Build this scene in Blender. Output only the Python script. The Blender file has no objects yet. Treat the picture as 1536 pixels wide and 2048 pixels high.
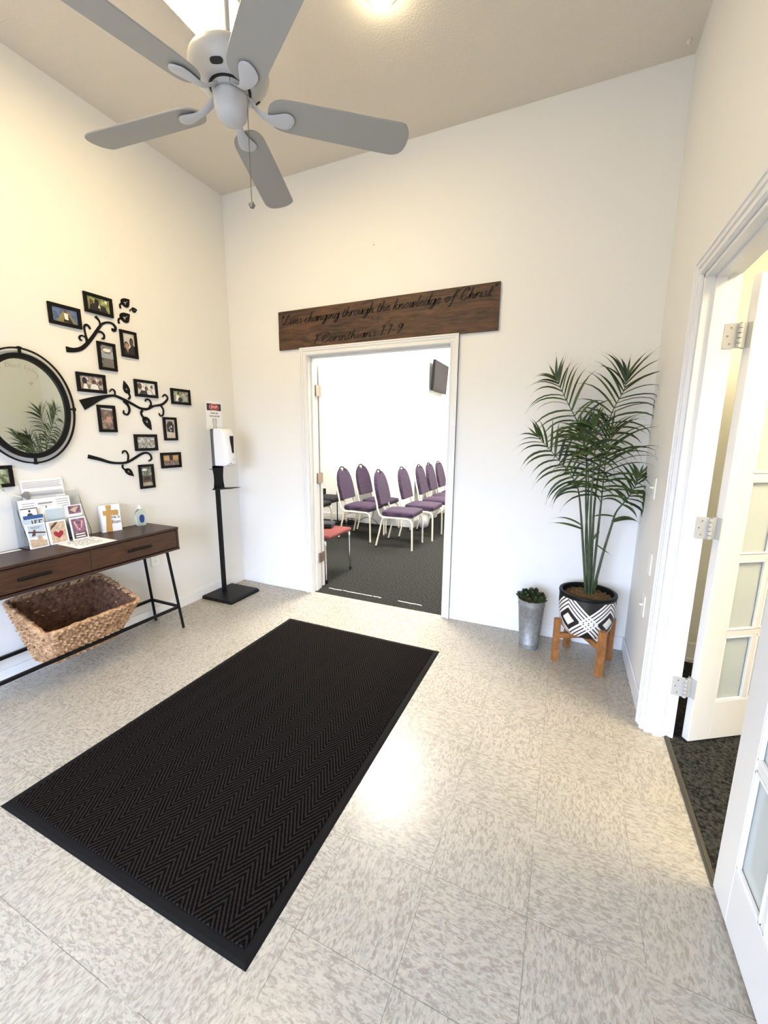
import bpy, bmesh, math, random
from mathutils import Vector, Matrix
random.seed(7)
C = bpy.context.scene.collection
S = bpy.context.scene
# ------------------------------------------------------------------ camera
cd = bpy.data.cameras.new('camera'); cam = bpy.data.objects.new('camera', cd); C.objects.link(cam)
cd.sensor_fit = 'VERTICAL'; cd.sensor_height = 36.0; cd.sensor_width = 27.0; cd.lens = 14.421
cd.clip_start = 0.05; cd.clip_end = 100
_r = Vector((0.91374893, 0.4062288, 0.0064068)); _u = Vector((-0.07983635, 0.1640729, 0.98321221)); _f = Vector((-0.39835794, 0.8989206, -0.18235326))
m4 = Matrix(((_r.x, _u.x, -_f.x, 2.82253), (_r.y, _u.y, -_f.y, -2.97149), (_r.z, _u.z, -_f.z, 1.40353), (0, 0, 0, 1)))
cam.matrix_world = m4
S.camera = cam
# ------------------------------------------------------------------ view, world, lights
S.view_settings.view_transform = 'Standard'; S.view_settings.look = 'None'
S.view_settings.exposure = 0.55; S.view_settings.gamma = 1.0; S.view_settings.use_curve_mapping = False
world = bpy.data.worlds.new('sky'); S.world = world; world.use_nodes = True
wn = world.node_tree; _tc = wn.nodes.new('ShaderNodeTexCoord'); _sp = wn.nodes.new('ShaderNodeSeparateXYZ'); _rp = wn.nodes.new('ShaderNodeValToRGB')
wn.links.new(_tc.outputs['Generated'], _sp.inputs[0]); wn.links.new(_sp.outputs[2], _rp.inputs[0]); wn.links.new(_rp.outputs[0], wn.nodes['Background'].inputs[0])
_e = _rp.color_ramp.elements; _e[0].position = 0.0; _e[0].color = (.10, .11, .12, 1); _e[1].position = .10; _e[1].color = (.60, .735, 1.0, 1)
FIXTURE_E, DOME_E, HALL_E, OFFICE_E, SKY_E = 23.5, 48.0, 72.0, 34.0, 16.0
wn.nodes['Background'].inputs[1].default_value = SKY_E
# portal in the entrance window behind the camera, so the sky outside lights the room
_l = bpy.data.lights.new('window_portal', 'AREA'); _l.shape = 'RECTANGLE'; _l.size = 2.38; _l.size_y = 2.0; _l.cycles.is_portal = True
_o = bpy.data.objects.new('window_portal', _l); C.objects.link(_o); _o.location = (1.75, -4.59, 1.085); _o.rotation_euler = (math.radians(90), 0, math.pi)
_d = (_o.matrix_basis.to_3x3() @ Vector((0, 0, -1)))
if _d.y < 0: _o.rotation_euler = (math.radians(90), 0, 0); _d = (_o.matrix_basis.to_3x3() @ Vector((0, 0, -1)))
# ------------------------------------------------------------------ materials
MATS = {}
def nodes(name):
    m = bpy.data.materials.new(name); m.use_nodes = True; MATS[name] = m
    nt = m.node_tree; b = nt.nodes['Principled BSDF']
    return m, nt, b
def N(nt, t, **kw):
    n = nt.nodes.new(t)
    for k, v in kw.items():
        if k in n.inputs: n.inputs[k].default_value = v
        else: setattr(n, k, v)
    return n
def L(nt, a, b): nt.links.new(a, b)
def mat(name, col, rough=.5, metal=0, noise=0, nscale=20, bump=0, bscale=200, spec=.5, emit=None, es=0, trans=0, ior=1.45, coat=0):
    m, nt, b = nodes(name)
    b.inputs['Base Color'].default_value = (*col, 1); b.inputs['Roughness'].default_value = rough; b.inputs['Metallic'].default_value = metal
    b.inputs['Specular IOR Level'].default_value = spec; b.inputs['IOR'].default_value = ior
    b.inputs['Transmission Weight'].default_value = trans; b.inputs['Coat Weight'].default_value = coat
    if emit: b.inputs['Emission Color'].default_value = (*emit, 1); b.inputs['Emission Strength'].default_value = es
    if noise or bump: tc = N(nt, 'ShaderNodeTexCoord')
    if noise:
        n = N(nt, 'ShaderNodeTexNoise', Scale=nscale, Detail=4.0); L(nt, tc.outputs['Object'], n.inputs['Vector'])
        r = N(nt, 'ShaderNodeValToRGB'); e = r.color_ramp.elements
        e[0].position = .3; e[1].position = .7
        e[0].color = (*[c * (1 - noise) for c in col], 1); e[1].color = (*[min(1, c * (1 + noise)) for c in col], 1)
        L(nt, n.outputs['Fac'], r.inputs['Fac']); L(nt, r.outputs['Color'], b.inputs['Base Color'])
    if bump:
        n2 = N(nt, 'ShaderNodeTexNoise', Scale=bscale, Detail=3.0); L(nt, tc.outputs['Object'], n2.inputs['Vector'])
        bp = N(nt, 'ShaderNodeBump', Strength=bump, Distance=.002); L(nt, n2.outputs['Fac'], bp.inputs['Height']); L(nt, bp.outputs['Normal'], b.inputs['Normal'])
    return m
def math_n(nt, op, a, b=None, c=None):
    n = nt.nodes.new('ShaderNodeMath'); n.operation = op
    for i, v in enumerate((a, b, c)):
        if v is None: continue
        if isinstance(v, (int, float)): n.inputs[i].default_value = v
        else: L(nt, v, n.inputs[i])
    return n.outputs[0]
def mixc(nt, fac, a, b):
    n = nt.nodes.new('ShaderNodeMix'); n.data_type = 'RGBA'
    if isinstance(fac, (int, float)): n.inputs[0].default_value = fac
    else: L(nt, fac, n.inputs[0])
    for i, v in ((6, a), (7, b)):
        if isinstance(v, tuple): n.inputs[i].default_value = (*v, 1)
        else: L(nt, v, n.inputs[i])
    return n.outputs[2]

wall_m = mat('wall_paint', (.80, .785, .755), .55, bump=.12, bscale=160)
hallwall_m = mat('hall_wall_paint', (.86, .85, .82), .6)
officewall_m = mat('office_wall_paint', (.74, .73, .66), .6)
ceil_m = mat('ceiling_texture', (.69, .63, .545), .9, bump=1.0, bscale=120)
trim_m = mat('trim_paint', (.78, .77, .755), .3, bump=.05, bscale=60)
base_m = mat('baseboard_paint', (.80, .80, .80), .35)
door_m = mat('door_paint', (.70, .69, .665), .35)
black_m = mat('black_metal', (.004, .004, .004), .45, spec=.22)
blacks_m = mat('black_satin', (.005, .004, .004), .6, spec=.2)
chrome_m = mat('chrome', (.75, .75, .76), .15, 1)
steelh_m = mat('hinge_steel', (.20, .19, .18), .4, .4)
whinge_m = mat('hinge_painted', (.46, .45, .42), .35)
brass_m = mat('hinge_brass', (.35, .27, .22), .35, .8)
blade_m = mat('fan_blade_finish', (.33, .32, .295), .5)
fanw_m = mat('fan_white_enamel', (.48, .48, .49), .3)
dark_m = mat('dark_gap', (.02, .02, .02), .8)
plast_m = mat('white_plastic', (.80, .80, .82), .3)
ivory_m = mat('ivory_plastic', (.86, .85, .80), .35)
paper_m = mat('paper', (.85, .85, .86), .7)
ink_m = mat('ink', (.05, .05, .06), .8)
greyink_m = mat('grey_ink', (.30, .30, .32), .8)
red_m = mat('red_print', (.30, .02, .035), .6)
pink_m = mat('pink_print', (.80, .35, .36), .6)
blue_m = mat('blue_print', (.03, .09, .25), .6)
sky_m = mat('pale_blue_print', (.50, .60, .68), .6)
tan_m = mat('tan_print', (.55, .42, .30), .6, noise=.25, nscale=60)
gold_m = mat('gold_print', (.50, .29, .09), .5)
brown_m = mat('brown_print', (.10, .05, .045), .6)
purplep_m = mat('purple_print', (.22, .12, .18), .6, noise=.6, nscale=50)
cream_m = mat('cream_tube', (.72, .66, .54), .35)
soil_m = mat('coir_soil', (.11, .06, .028), .95, noise=.6, nscale=60, bump=1, bscale=150)
leaf_m = mat('palm_leaf', (.042, .070, .017), .45, noise=.45, nscale=12)
leafd_m = mat('palm_leaf_dark', (.012, .028, .010), .45, noise=.4, nscale=12)
stem_m = mat('palm_stem', (.05, .068, .03), .45, noise=.4, nscale=25)
succ_m = mat('succulent_leaf', (.032, .045, .014), .55, noise=.4, nscale=20)
galv_m = mat('galvanised_steel', (.30, .31, .31), .52, .6, noise=.22, nscale=45)
legw_m = mat('teak_wood', (.33, .135, .04), .45, noise=.3, nscale=30)
redf_m = mat('red_fabric', (.125, .024, .022), .9, bump=.4, bscale=500)
blackf_m = mat('black_fabric', (.012, .011, .014), .85)
tv_m = mat('tv_screen', (.022, .019, .020), .65, spec=.15)
bag_m = mat('plastic_bag', (.75, .73, .72), .35)
acryl_m = mat('clear_acrylic', (.93, .95, .96), .03, trans=1.0, ior=1.3)
gel_m = mat('clear_gel', (.80, .93, .90), .04, trans=1.0, ior=1.2)
mirror_m = mat('mirror_glass', (.80, .84, .74), .015, 1)
sanlab_m = mat('label_blue', (.02, .05, .22), .4)
sprig_m = mat('pale_sprig', (.42, .52, .33), .6, noise=.4, nscale=60)
grey_m = mat('grey_card', (.22, .22, .23), .7)
marker_m = mat('pink_marker', (.33, .27, .24), .8)
diff_m = mat('lamp_diffuser', (.9, .9, .85), .5, emit=(1.0, .745, .335), es=FIXTURE_E)
dome_m = mat('dome_diffuser', (.9, .9, .88), .5, emit=(1.0, .85, .55), es=DOME_E)
hall_m = mat('hall_diffuser', (.9, .9, .9), .5, emit=(1.0, .95, .86), es=HALL_E)
office_m = mat('office_diffuser', (.9, .9, .9), .5, emit=(1.0, .83, .54), es=OFFICE_E)
seam_m = mat('carpet_seam', (.75, .70, .64), .7)
strip_m = mat('threshold_strip', (.055, .05, .038), .55)
groove_m = mat('groove_dark', (.03, .02, .015), .7)
sock_m = mat('socket_slots', (.1, .1, .1), .6)

def frosted():
    m, nt, b = nodes('frosted_glass')
    b.inputs['Base Color'].default_value = (.66, .71, .70, 1); b.inputs['Roughness'].default_value = .2
    b.inputs['Transmission Weight'].default_value = .4; b.inputs['IOR'].default_value = 1.2
    return m
glass_m = frosted()

def floor_mat():
    m, nt, b = nodes('vinyl_tile_floor')
    tc = N(nt, 'ShaderNodeTexCoord'); sp = N(nt, 'ShaderNodeSeparateXYZ'); L(nt, tc.outputs['Object'], sp.inputs[0])
    T = .3048
    ax = math_n(nt, 'DIVIDE', math_n(nt, 'SUBTRACT', sp.outputs[0], 3.1265 - 20 * T), T)
    ay = math_n(nt, 'DIVIDE', math_n(nt, 'SUBTRACT', sp.outputs[1], -1.901 - 20 * T), T)
    fx, fy = math_n(nt, 'FLOOR', ax), math_n(nt, 'FLOOR', ay)
    par = math_n(nt, 'MODULO', math_n(nt, 'ADD', fx, fy), 2.0)
    rnd = N(nt, 'ShaderNodeTexWhiteNoise', noise_dimensions='2D'); cb = N(nt, 'ShaderNodeCombineXYZ'); L(nt, fx, cb.inputs[0]); L(nt, fy, cb.inputs[1]); L(nt, cb.outputs[0], rnd.inputs['Vector'])
    def streak(sx, sy, sc, det, seedz):
        v = N(nt, 'ShaderNodeCombineXYZ'); L(nt, math_n(nt, 'MULTIPLY', sp.outputs[0], sx), v.inputs[0]); L(nt, math_n(nt, 'MULTIPLY', sp.outputs[1], sy), v.inputs[1])
        L(nt, math_n(nt, 'MULTIPLY_ADD', rnd.outputs['Value'], 9.0, seedz), v.inputs[2])
        n = N(nt, 'ShaderNodeTexNoise', Scale=sc, Detail=det, Distortion=.8); L(nt, v.outputs[0], n.inputs['Vector']); return n.outputs['Fac']
    def both(sc, det, sd):
        a, c = streak(1, .42, sc, det, sd), streak(.42, 1, sc, det, sd)
        mx = nt.nodes.new('ShaderNodeMix'); L(nt, par, mx.inputs[0]); L(nt, a, mx.inputs[2]); L(nt, c, mx.inputs[3]); return mx.outputs[0]
    n1, n2, n3 = both(120, 3, 0), both(190, 2, 3), both(95, 2, 7)
    r1 = N(nt, 'ShaderNodeValToRGB'); e = r1.color_ramp.elements; e[0].position = .30; e[0].color = (.26, .222, .18, 1); e[1].position = .64; e[1].color = (.43, .385, .32, 1)
    e2 = r1.color_ramp.elements.new(.46); e2.color = (.32, .295, .25, 1)
    L(nt, n1, r1.inputs[0])
    rs = N(nt, 'ShaderNodeValToRGB'); e = rs.color_ramp.elements; e[0].position = .30; e[0].color = (1, 1, 1, 1); e[1].position = .36; e[1].color = (0, 0, 0, 1); L(nt, n3, rs.inputs[0])
    c1 = mixc(nt, math_n(nt, 'MULTIPLY', rs.outputs[0], .38), r1.outputs[0], (.135, .115, .10))
    rw = N(nt, 'ShaderNodeValToRGB'); e = rw.color_ramp.elements; e[0].position = .60; e[0].color = (0, 0, 0, 1); e[1].position = .68; e[1].color = (1, 1, 1, 1); L(nt, n2, rw.inputs[0])
    c2 = mixc(nt, math_n(nt, 'MULTIPLY', rw.outputs[0], .5), c1, (.52, .50, .45))
    dx = math_n(nt, 'ABSOLUTE', math_n(nt, 'SUBTRACT', math_n(nt, 'FRACT', math_n(nt, 'ADD', ax, .5)), .5))
    dy = math_n(nt, 'ABSOLUTE', math_n(nt, 'SUBTRACT', math_n(nt, 'FRACT', math_n(nt, 'ADD', ay, .5)), .5))
    ln = math_n(nt, 'LESS_THAN', math_n(nt, 'MINIMUM', dx, dy), .0032)
    ns = N(nt, 'ShaderNodeTexNoise', Scale=4.0); L(nt, tc.outputs['Object'], ns.inputs['Vector'])
    lf = math_n(nt, 'MULTIPLY', ln, math_n(nt, 'MULTIPLY', math_n(nt, 'GREATER_THAN', ns.outputs['Fac'], .42), .75))
    c3 = mixc(nt, lf, c2, (.10, .085, .07))
    L(nt, c3, b.inputs['Base Color']); b.inputs['Roughness'].default_value = .27; b.inputs['Specular IOR Level'].default_value = .55
    n4 = N(nt, 'ShaderNodeTexNoise', Scale=9.0, Detail=2.0); L(nt, tc.outputs['Object'], n4.inputs['Vector'])
    bp = N(nt, 'ShaderNodeBump', Strength=.25, Distance=.004); L(nt, n4.outputs['Fac'], bp.inputs['Height']); L(nt, bp.outputs['Normal'], b.inputs['Normal'])
    rr = N(nt, 'ShaderNodeMapRange'); rr.inputs['To Min'].default_value = .2; rr.inputs['To Max'].default_value = .36; L(nt, n1, rr.inputs['Value']); L(nt, rr.outputs[0], b.inputs['Roughness'])
    return m
floor_m = floor_mat()

def carpet_mat(name, c0, c1, sc=180):
    m, nt, b = nodes(name); tc = N(nt, 'ShaderNodeTexCoord')
    n = N(nt, 'ShaderNodeTexNoise', Scale=sc, Detail=4.0, Roughness=.75); L(nt, tc.outputs['Object'], n.inputs['Vector'])
    r = N(nt, 'ShaderNodeValToRGB'); e = r.color_ramp.elements; e[0].position = .40; e[0].color = (*c0, 1); e[1].position = .60; e[1].color = (*c1, 1)
    L(nt, n.outputs['Fac'], r.inputs[0]); L(nt, r.outputs[0], b.inputs['Base Color']); b.inputs['Roughness'].default_value = .95; b.inputs['Specular IOR Level'].default_value = .1
    bp = N(nt, 'ShaderNodeBump', Strength=.8, Distance=.004); L(nt, n.outputs['Fac'], bp.inputs['Height']); L(nt, bp.outputs['Normal'], b.inputs['Normal'])
    return m
carpet_m = carpet_mat('hall_carpet', (.002, .0022, .0022), (.042, .043, .040), 80)
officecarpet_m = carpet_mat('office_carpet', (.006, .006, .006), (.05, .05, .048), 70)

def mat_mat():
    m, nt, b = nodes('chevron_mat'); tc = N(nt, 'ShaderNodeTexCoord'); sp = N(nt, 'ShaderNodeSeparateXYZ'); L(nt, tc.outputs['Object'], sp.inputs[0])
    P = .062      # width of one zigzag leg, running along the mat
    t = math_n(nt, 'ABSOLUTE', math_n(nt, 'SUBTRACT', math_n(nt, 'FRACT', math_n(nt, 'DIVIDE', sp.outputs[0], P * 2)), .5))
    zz = math_n(nt, 'MULTIPLY', t, P * 2 * 1.55)
    w = math_n(nt, 'FRACT', math_n(nt, 'DIVIDE', math_n(nt, 'ADD', sp.outputs[1], zz), .0235))
    tri = math_n(nt, 'MULTIPLY', math_n(nt, 'ABSOLUTE', math_n(nt, 'SUBTRACT', w, .5)), 2.0)
    n = N(nt, 'ShaderNodeTexNoise', Scale=320.0, Detail=2.0); L(nt, tc.outputs['Object'], n.inputs['Vector'])
    f = math_n(nt, 'ADD', tri, math_n(nt, 'MULTIPLY', math_n(nt, 'SUBTRACT', n.outputs['Fac'], .5), 1.1))
    r = N(nt, 'ShaderNodeValToRGB'); e = r.color_ramp.elements; e[0].position = .36; e[0].color = (.0016, .0012, .0012, 1); e[1].position = .74; e[1].color = (.0185, .0145, .0125, 1)
    L(nt, f, r.inputs[0]); L(nt, r.outputs[0], b.inputs['Base Color']); b.inputs['Roughness'].default_value = 1; b.inputs['Specular IOR Level'].default_value = .05
    bp = N(nt, 'ShaderNodeBump', Strength=.9, Distance=.004); L(nt, f, bp.inputs['Height']); L(nt, bp.outputs['Normal'], b.inputs['Normal'])
    return m
chev_m = mat_mat()
rubber_m = mat('mat_rubber', (.0055, .005, .005), .75, spec=.15)

def wood(name, c0, c1, axis, sc=6, stretch=14, rough=.45):
    m, nt, b = nodes(name); tc = N(nt, 'ShaderNodeTexCoord'); mp = N(nt, 'ShaderNodeMapping'); L(nt, tc.outputs['Object'], mp.inputs[0])
    s = [stretch] * 3; s[axis] = 1.2; mp.inputs['Scale'].default_value = s
    n = N(nt, 'ShaderNodeTexNoise', Scale=sc, Detail=6.0, Roughness=.65, Distortion=1.2); L(nt, mp.outputs[0], n.inputs['Vector'])
    r = N(nt, 'ShaderNodeValToRGB'); e = r.color_ramp.elements; e[0].position = .36; e[0].color = (*c0, 1); e[1].position = .68; e[1].color = (*c1, 1)
    L(nt, n.outputs['Fac'], r.inputs[0]); L(nt, r.outputs[0], b.inputs['Base Color']); b.inputs['Roughness'].default_value = rough
    return m
signw_m = wood('rustic_plank', (.024, .010, .006), (.125, .056, .026), 0, 3.2, 9, .6)
walnut_m = wood('walnut_veneer', (.026, .010, .006), (.046, .018, .010), 1, 5, 12, .42)
walnutf_m = wood('walnut_front', (.034, .011, .004), (.080, .029, .008), 1, 5, 12, .5)

def purple_mat():
    m, nt, b = nodes('purple_fabric'); tc = N(nt, 'ShaderNodeTexCoord'); sp = N(nt, 'ShaderNodeSeparateXYZ'); L(nt, tc.outputs['Object'], sp.inputs[0])
    ad = math_n(nt, 'ADD', sp.outputs[2], math_n(nt, 'MULTIPLY', sp.outputs[0], .8))
    a = math_n(nt, 'SINE', math_n(nt, 'MULTIPLY', ad, 170.0))
    c = math_n(nt, 'SINE', math_n(nt, 'ADD', math_n(nt, 'MULTIPLY', sp.outputs[1], 420.0), math_n(nt, 'MULTIPLY', a, 2.0)))
    n = N(nt, 'ShaderNodeTexNoise', Scale=60.0); L(nt, tc.outputs['Object'], n.inputs['Vector'])
    f = math_n(nt, 'MULTIPLY_ADD', math_n(nt, 'MULTIPLY', a, c), .3, math_n(nt, 'ADD', n.outputs['Fac'], -.05))
    r = N(nt, 'ShaderNodeValToRGB'); e = r.color_ramp.elements; e[0].position = .30; e[0].color = (.010, .005, .018, 1); e[1].position = .85; e[1].color = (.080, .038, .092, 1)
    L(nt, f, r.inputs[0]); L(nt, r.outputs[0], b.inputs['Base Color']); b.inputs['Roughness'].default_value = .85
    return m
purple_m = purple_mat()

def wicker_mat():
    m, nt, b = nodes('seagrass'); tc = N(nt, 'ShaderNodeTexCoord')
    n = N(nt, 'ShaderNodeTexNoise', Scale=28.0, Detail=5.0, Roughness=.7, Distortion=.6); L(nt, tc.outputs['Object'], n.inputs['Vector'])
    r = N(nt, 'ShaderNodeValToRGB'); e = r.color_ramp.elements; e[0].position = .3; e[0].color = (.13, .055, .022, 1); e[1].position = .7; e[1].color = (.62, .42, .24, 1)
    x = r.color_ramp.elements.new(.5); x.color = (.42, .24, .12, 1)
    L(nt, n.outputs['Fac'], r.inputs[0]); L(nt, r.outputs[0], b.inputs['Base Color']); b.inputs['Roughness'].default_value = .8
    return m
wick_m = wicker_mat()

def pot_mat():
    m, nt, b = nodes('lattice_pot'); tc = N(nt, 'ShaderNodeTexCoord'); sp = N(nt, 'ShaderNodeSeparateXYZ'); L(nt, tc.outputs['Object'], sp.inputs[0])
    ang = math_n(nt, 'ARCTAN2', sp.outputs[1], sp.outputs[0])
    P = math.pi / 2
    k = math_n(nt, 'ABSOLUTE', math_n(nt, 'SUBTRACT', math_n(nt, 'FRACT', math_n(nt, 'DIVIDE', math_n(nt, 'ADD', ang, 1.50 + 8 * P + P / 2), P)), .5))   # 0 at a crossing .. .5 at a diamond
    w = math_n(nt, 'MULTIPLY', k, 2 * .118)
    v = math_n(nt, 'ABSOLUTE', math_n(nt, 'SUBTRACT', sp.outputs[2], .122))
    def band(x):
        ax = math_n(nt, 'ABSOLUTE', x)
        inb = math_n(nt, 'LESS_THAN', ax, .053)
        fr = math_n(nt, 'FRACT', math_n(nt, 'DIVIDE', math_n(nt, 'ADD', x, .053 + .27), .027))
        return math_n(nt, 'MULTIPLY', inb, math_n(nt, 'GREATER_THAN', fr, .36))
    b1 = band(math_n(nt, 'SUBTRACT', v, w)); b2 = band(math_n(nt, 'ADD', v, w))
    dmd = math_n(nt, 'LESS_THAN', math_n(nt, 'ADD', v, math_n(nt, 'SUBTRACT', .118, w)), .040)
    f = math_n(nt, 'MAXIMUM', math_n(nt, 'MAXIMUM', b1, b2), dmd)
    f = math_n(nt, 'MULTIPLY', f, math_n(nt, 'LESS_THAN', sp.outputs[2], .252))
    c = mixc(nt, f, (.010, .008, .008), (.80, .75, .69))
    L(nt, c, b.inputs['Base Color']); b.inputs['Roughness'].default_value = .4
    return m
pot_m = pot_mat()

def photo_mat(name, stops, sc, det=4, dist=1.0):
    m, nt, b = nodes(name); tc = N(nt, 'ShaderNodeTexCoord')
    n = N(nt, 'ShaderNodeTexNoise', Scale=sc, Detail=det, Roughness=.65, Distortion=dist); L(nt, tc.outputs['Object'], n.inputs['Vector'])
    r = N(nt, 'ShaderNodeValToRGB'); els = r.color_ramp.elements
    els[0].position = .3; els[0].color = (*stops[0], 1); els[1].position = .7; els[1].color = (*stops[-1], 1)
    for i, s in enumerate(stops[1:-1]):
        x = els.new(.3 + .4 * (i + 1) / (len(stops) - 1)); x.color = (*s, 1)
    L(nt, n.outputs['Fac'], r.inputs[0]); L(nt, r.outputs[0], b.inputs['Base Color']); b.inputs['Roughness'].default_value = .25
    return m
# ------------------------------------------------------------------ mesh building
class MB:
    def __init__(s): s.v = []; s.f = []; s.m = []; s.cur = 0
    def add(s, vs, fs, mi=None):
        o = len(s.v); s.v += [tuple(v) for v in vs]; s.f += [tuple(i + o for i in f) for f in fs]; s.m += [s.cur if mi is None else mi] * len(fs); return s
    def box(s, x0, x1, y0, y1, z0, z1, mi=None):
        vs = [(x, y, z) for z in (z0, z1) for y in (y0, y1) for x in (x0, x1)]
        return s.add(vs, [(0, 2, 3, 1), (4, 5, 7, 6), (0, 1, 5, 4), (2, 6, 7, 3), (0, 4, 6, 2), (1, 3, 7, 5)], mi)
    def obox(s, c, ax, ay, az, hx, hy, hz, mi=None):
        c, ax, ay, az = map(Vector, (c, ax, ay, az))
        vs = [c + ax * (hx * i) + ay * (hy * j) + az * (hz * k) for k in (-1, 1) for j in (-1, 1) for i in (-1, 1)]
        return s.add(vs, [(0, 2, 3, 1), (4, 5, 7, 6), (0, 1, 5, 4), (2, 6, 7, 3), (0, 4, 6, 2), (1, 3, 7, 5)], mi)
    def tube(s, pts, rad, n=10, cap=True, mi=None):
        pts = [Vector(p) for p in pts]; rs = rad if isinstance(rad, (list, tuple)) else [rad] * len(pts)
        vs = []; fs = []; prev = None
        for i, p in enumerate(pts):
            t = (pts[min(i + 1, len(pts) - 1)] - pts[max(i - 1, 0)]).normalized()
            if prev is None:
                a = Vector((0, 0, 1)) if abs(t.z) < .9 else Vector((1, 0, 0)); u = t.cross(a).normalized()
            else: u = (prev - t * prev.dot(t)).normalized()
            w = t.cross(u); prev = u
            for j in range(n):
                a = 2 * math.pi * j / n; vs.append(p + (u * math.cos(a) + w * math.sin(a)) * rs[i])
        for i in range(len(pts) - 1):
            for j in range(n): fs.append((i * n + j, i * n + (j + 1) % n, (i + 1) * n + (j + 1) % n, (i + 1) * n + j))
        if cap: fs.append(tuple(range(n))[::-1]); fs.append(tuple((len(pts) - 1) * n + j for j in range(n)))
        return s.add(vs, fs, mi)
    def lathe(s, prof, c=(0, 0, 0), n=32, mi=None, sx=1, sy=1, cap=True):
        vs = []; fs = []
        for r, z in prof:
            for j in range(n):
                a = 2 * math.pi * j / n; vs.append((c[0] + r * math.cos(a) * sx, c[1] + r * math.sin(a) * sy, c[2] + z))
        for i in range(len(prof) - 1):
            for j in range(n): fs.append((i * n + j, i * n + (j + 1) % n, (i + 1) * n + (j + 1) % n, (i + 1) * n + j))
        if cap and prof[0][0] > 1e-5: fs.append(tuple(range(n))[::-1])
        if cap and prof[-1][0] > 1e-5: fs.append(tuple((len(prof) - 1) * n + j for j in range(n)))
        return s.add(vs, fs, mi)
    def prism(s, poly, o, U, V, W, t, mi=None):
        """polygon (u,v) in plane o,U,V extruded along W by t"""
        o, U, V, W = map(Vector, (o, U, V, W)); n = len(poly)
        a = [o + U * p[0] + V * p[1] for p in poly]; b = [q + W * t for q in a]
        return s.add(a + b, [tuple(range(n))[::-1], tuple(range(n, 2 * n))] + [(i, (i + 1) % n, n + (i + 1) % n, n + i) for i in range(n)], mi)
    def ribbon(s, pts, o, U, V, W, t, mi=None):
        """pts (u,v,width) stroked in plane and extruded"""
        o, U, V, W = map(Vector, (o, U, V, W)); Lp, Rp = [], []
        for i, p in enumerate(pts):
            a = pts[max(i - 1, 0)]; b = pts[min(i + 1, len(pts) - 1)]
            d = Vector((b[0] - a[0], b[1] - a[1])); d = d.normalized() if d.length > 1e-9 else Vector((1, 0)); nn = Vector((-d.y, d.x)) * (p[2] / 2)
            Lp.append((p[0] + nn.x, p[1] + nn.y)); Rp.append((p[0] - nn.x, p[1] - nn.y))
        P3 = lambda q, k: o + U * q[0] + V * q[1] + W * (t * k)
        vs = []
        for l, r in zip(Lp, Rp): vs += [P3(l, 0), P3(r, 0), P3(l, 1), P3(r, 1)]
        fs = []; n = len(pts)
        for i in range(n - 1):
            a = 4 * i; b = a + 4
            fs += [(a + 2, a + 3, b + 3, b + 2), (a, b, b + 1, a + 1), (a, a + 2, b + 2, b), (a + 1, b + 1, b + 3, a + 3)]
        e = 4 * (n - 1); fs += [(0, 1, 3, 2), (e, e + 2, e + 3, e + 1)]
        return s.add(vs, fs, mi)
    def build(s, name, mats, parent=None, smooth=False, bevel=0, sub=0, bseg=2):
        if not isinstance(mats, (list, tuple)): mats = [mats]
        off = Vector(parent.location) if parent else Vector((0, 0, 0))
        if parent and parent.parent: off = off + Vector(parent.parent.location)
        me = bpy.data.meshes.new(name); me.from_pydata([tuple(Vector(v) - off) for v in s.v], [], s.f)
        for m_ in mats: me.materials.append(m_)
        for i, p in enumerate(me.polygons): p.material_index = s.m[i]; p.use_smooth = smooth
        bm = bmesh.new(); bm.from_mesh(me); bmesh.ops.recalc_face_normals(bm, faces=bm.faces); bm.to_mesh(me); bm.free()
        o = bpy.data.objects.new(name, me); C.objects.link(o)
        if parent: o.parent = parent
        if bevel:
            b = o.modifiers.new('bevel', 'BEVEL'); b.width = bevel; b.segments = bseg; b.limit_method = 'ANGLE'; b.angle_limit = math.radians(40)
            if smooth or bseg > 1:
                for p in me.polygons: p.use_smooth = True
                w = o.modifiers.new('wn', 'WEIGHTED_NORMAL'); w.keep_sharp = True
        if sub:
            q = o.modifiers.new('sub', 'SUBSURF'); q.levels = sub; q.render_levels = sub
        if smooth and not sub and not bevel:
            try:
                me.set_sharp_from_angle(angle=math.radians(45))
            except Exception: pass
        return o
def tag(o, label=None, cat=None, group=None, kind=None):
    if label: o['label'] = label
    if cat: o['category'] = cat
    if group: o['group'] = group
    if kind: o['kind'] = kind
    return o
def thing(name, label, cat, loc=(0, 0, 0), group=None):
    o = bpy.data.objects.new(name, None); C.objects.link(o); o.location = loc; o.empty_display_size = .05
    return tag(o, label, cat, group)
def struct(o): o['kind'] = 'structure'; return o
def lab(o, t): o['label'] = t; return o
def crom(pts, k=6):
    """catmull-rom through pts of any dimension"""
    out = []; n = len(pts); D = len(pts[0])
    for i in range(n - 1):
        p0, p1, p2, p3 = pts[max(i - 1, 0)], pts[i], pts[i + 1], pts[min(i + 2, n - 1)]
        for j in range(k):
            t = j / k
            out.append(tuple(.5 * (2 * p1[d] + (p2[d] - p0[d]) * t + (2 * p0[d] - 5 * p1[d] + 4 * p2[d] - p3[d]) * t * t + (3 * p1[d] - p0[d] - 3 * p2[d] + p3[d]) * t ** 3) for d in range(D)))
    out.append(tuple(pts[-1])); return out
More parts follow.
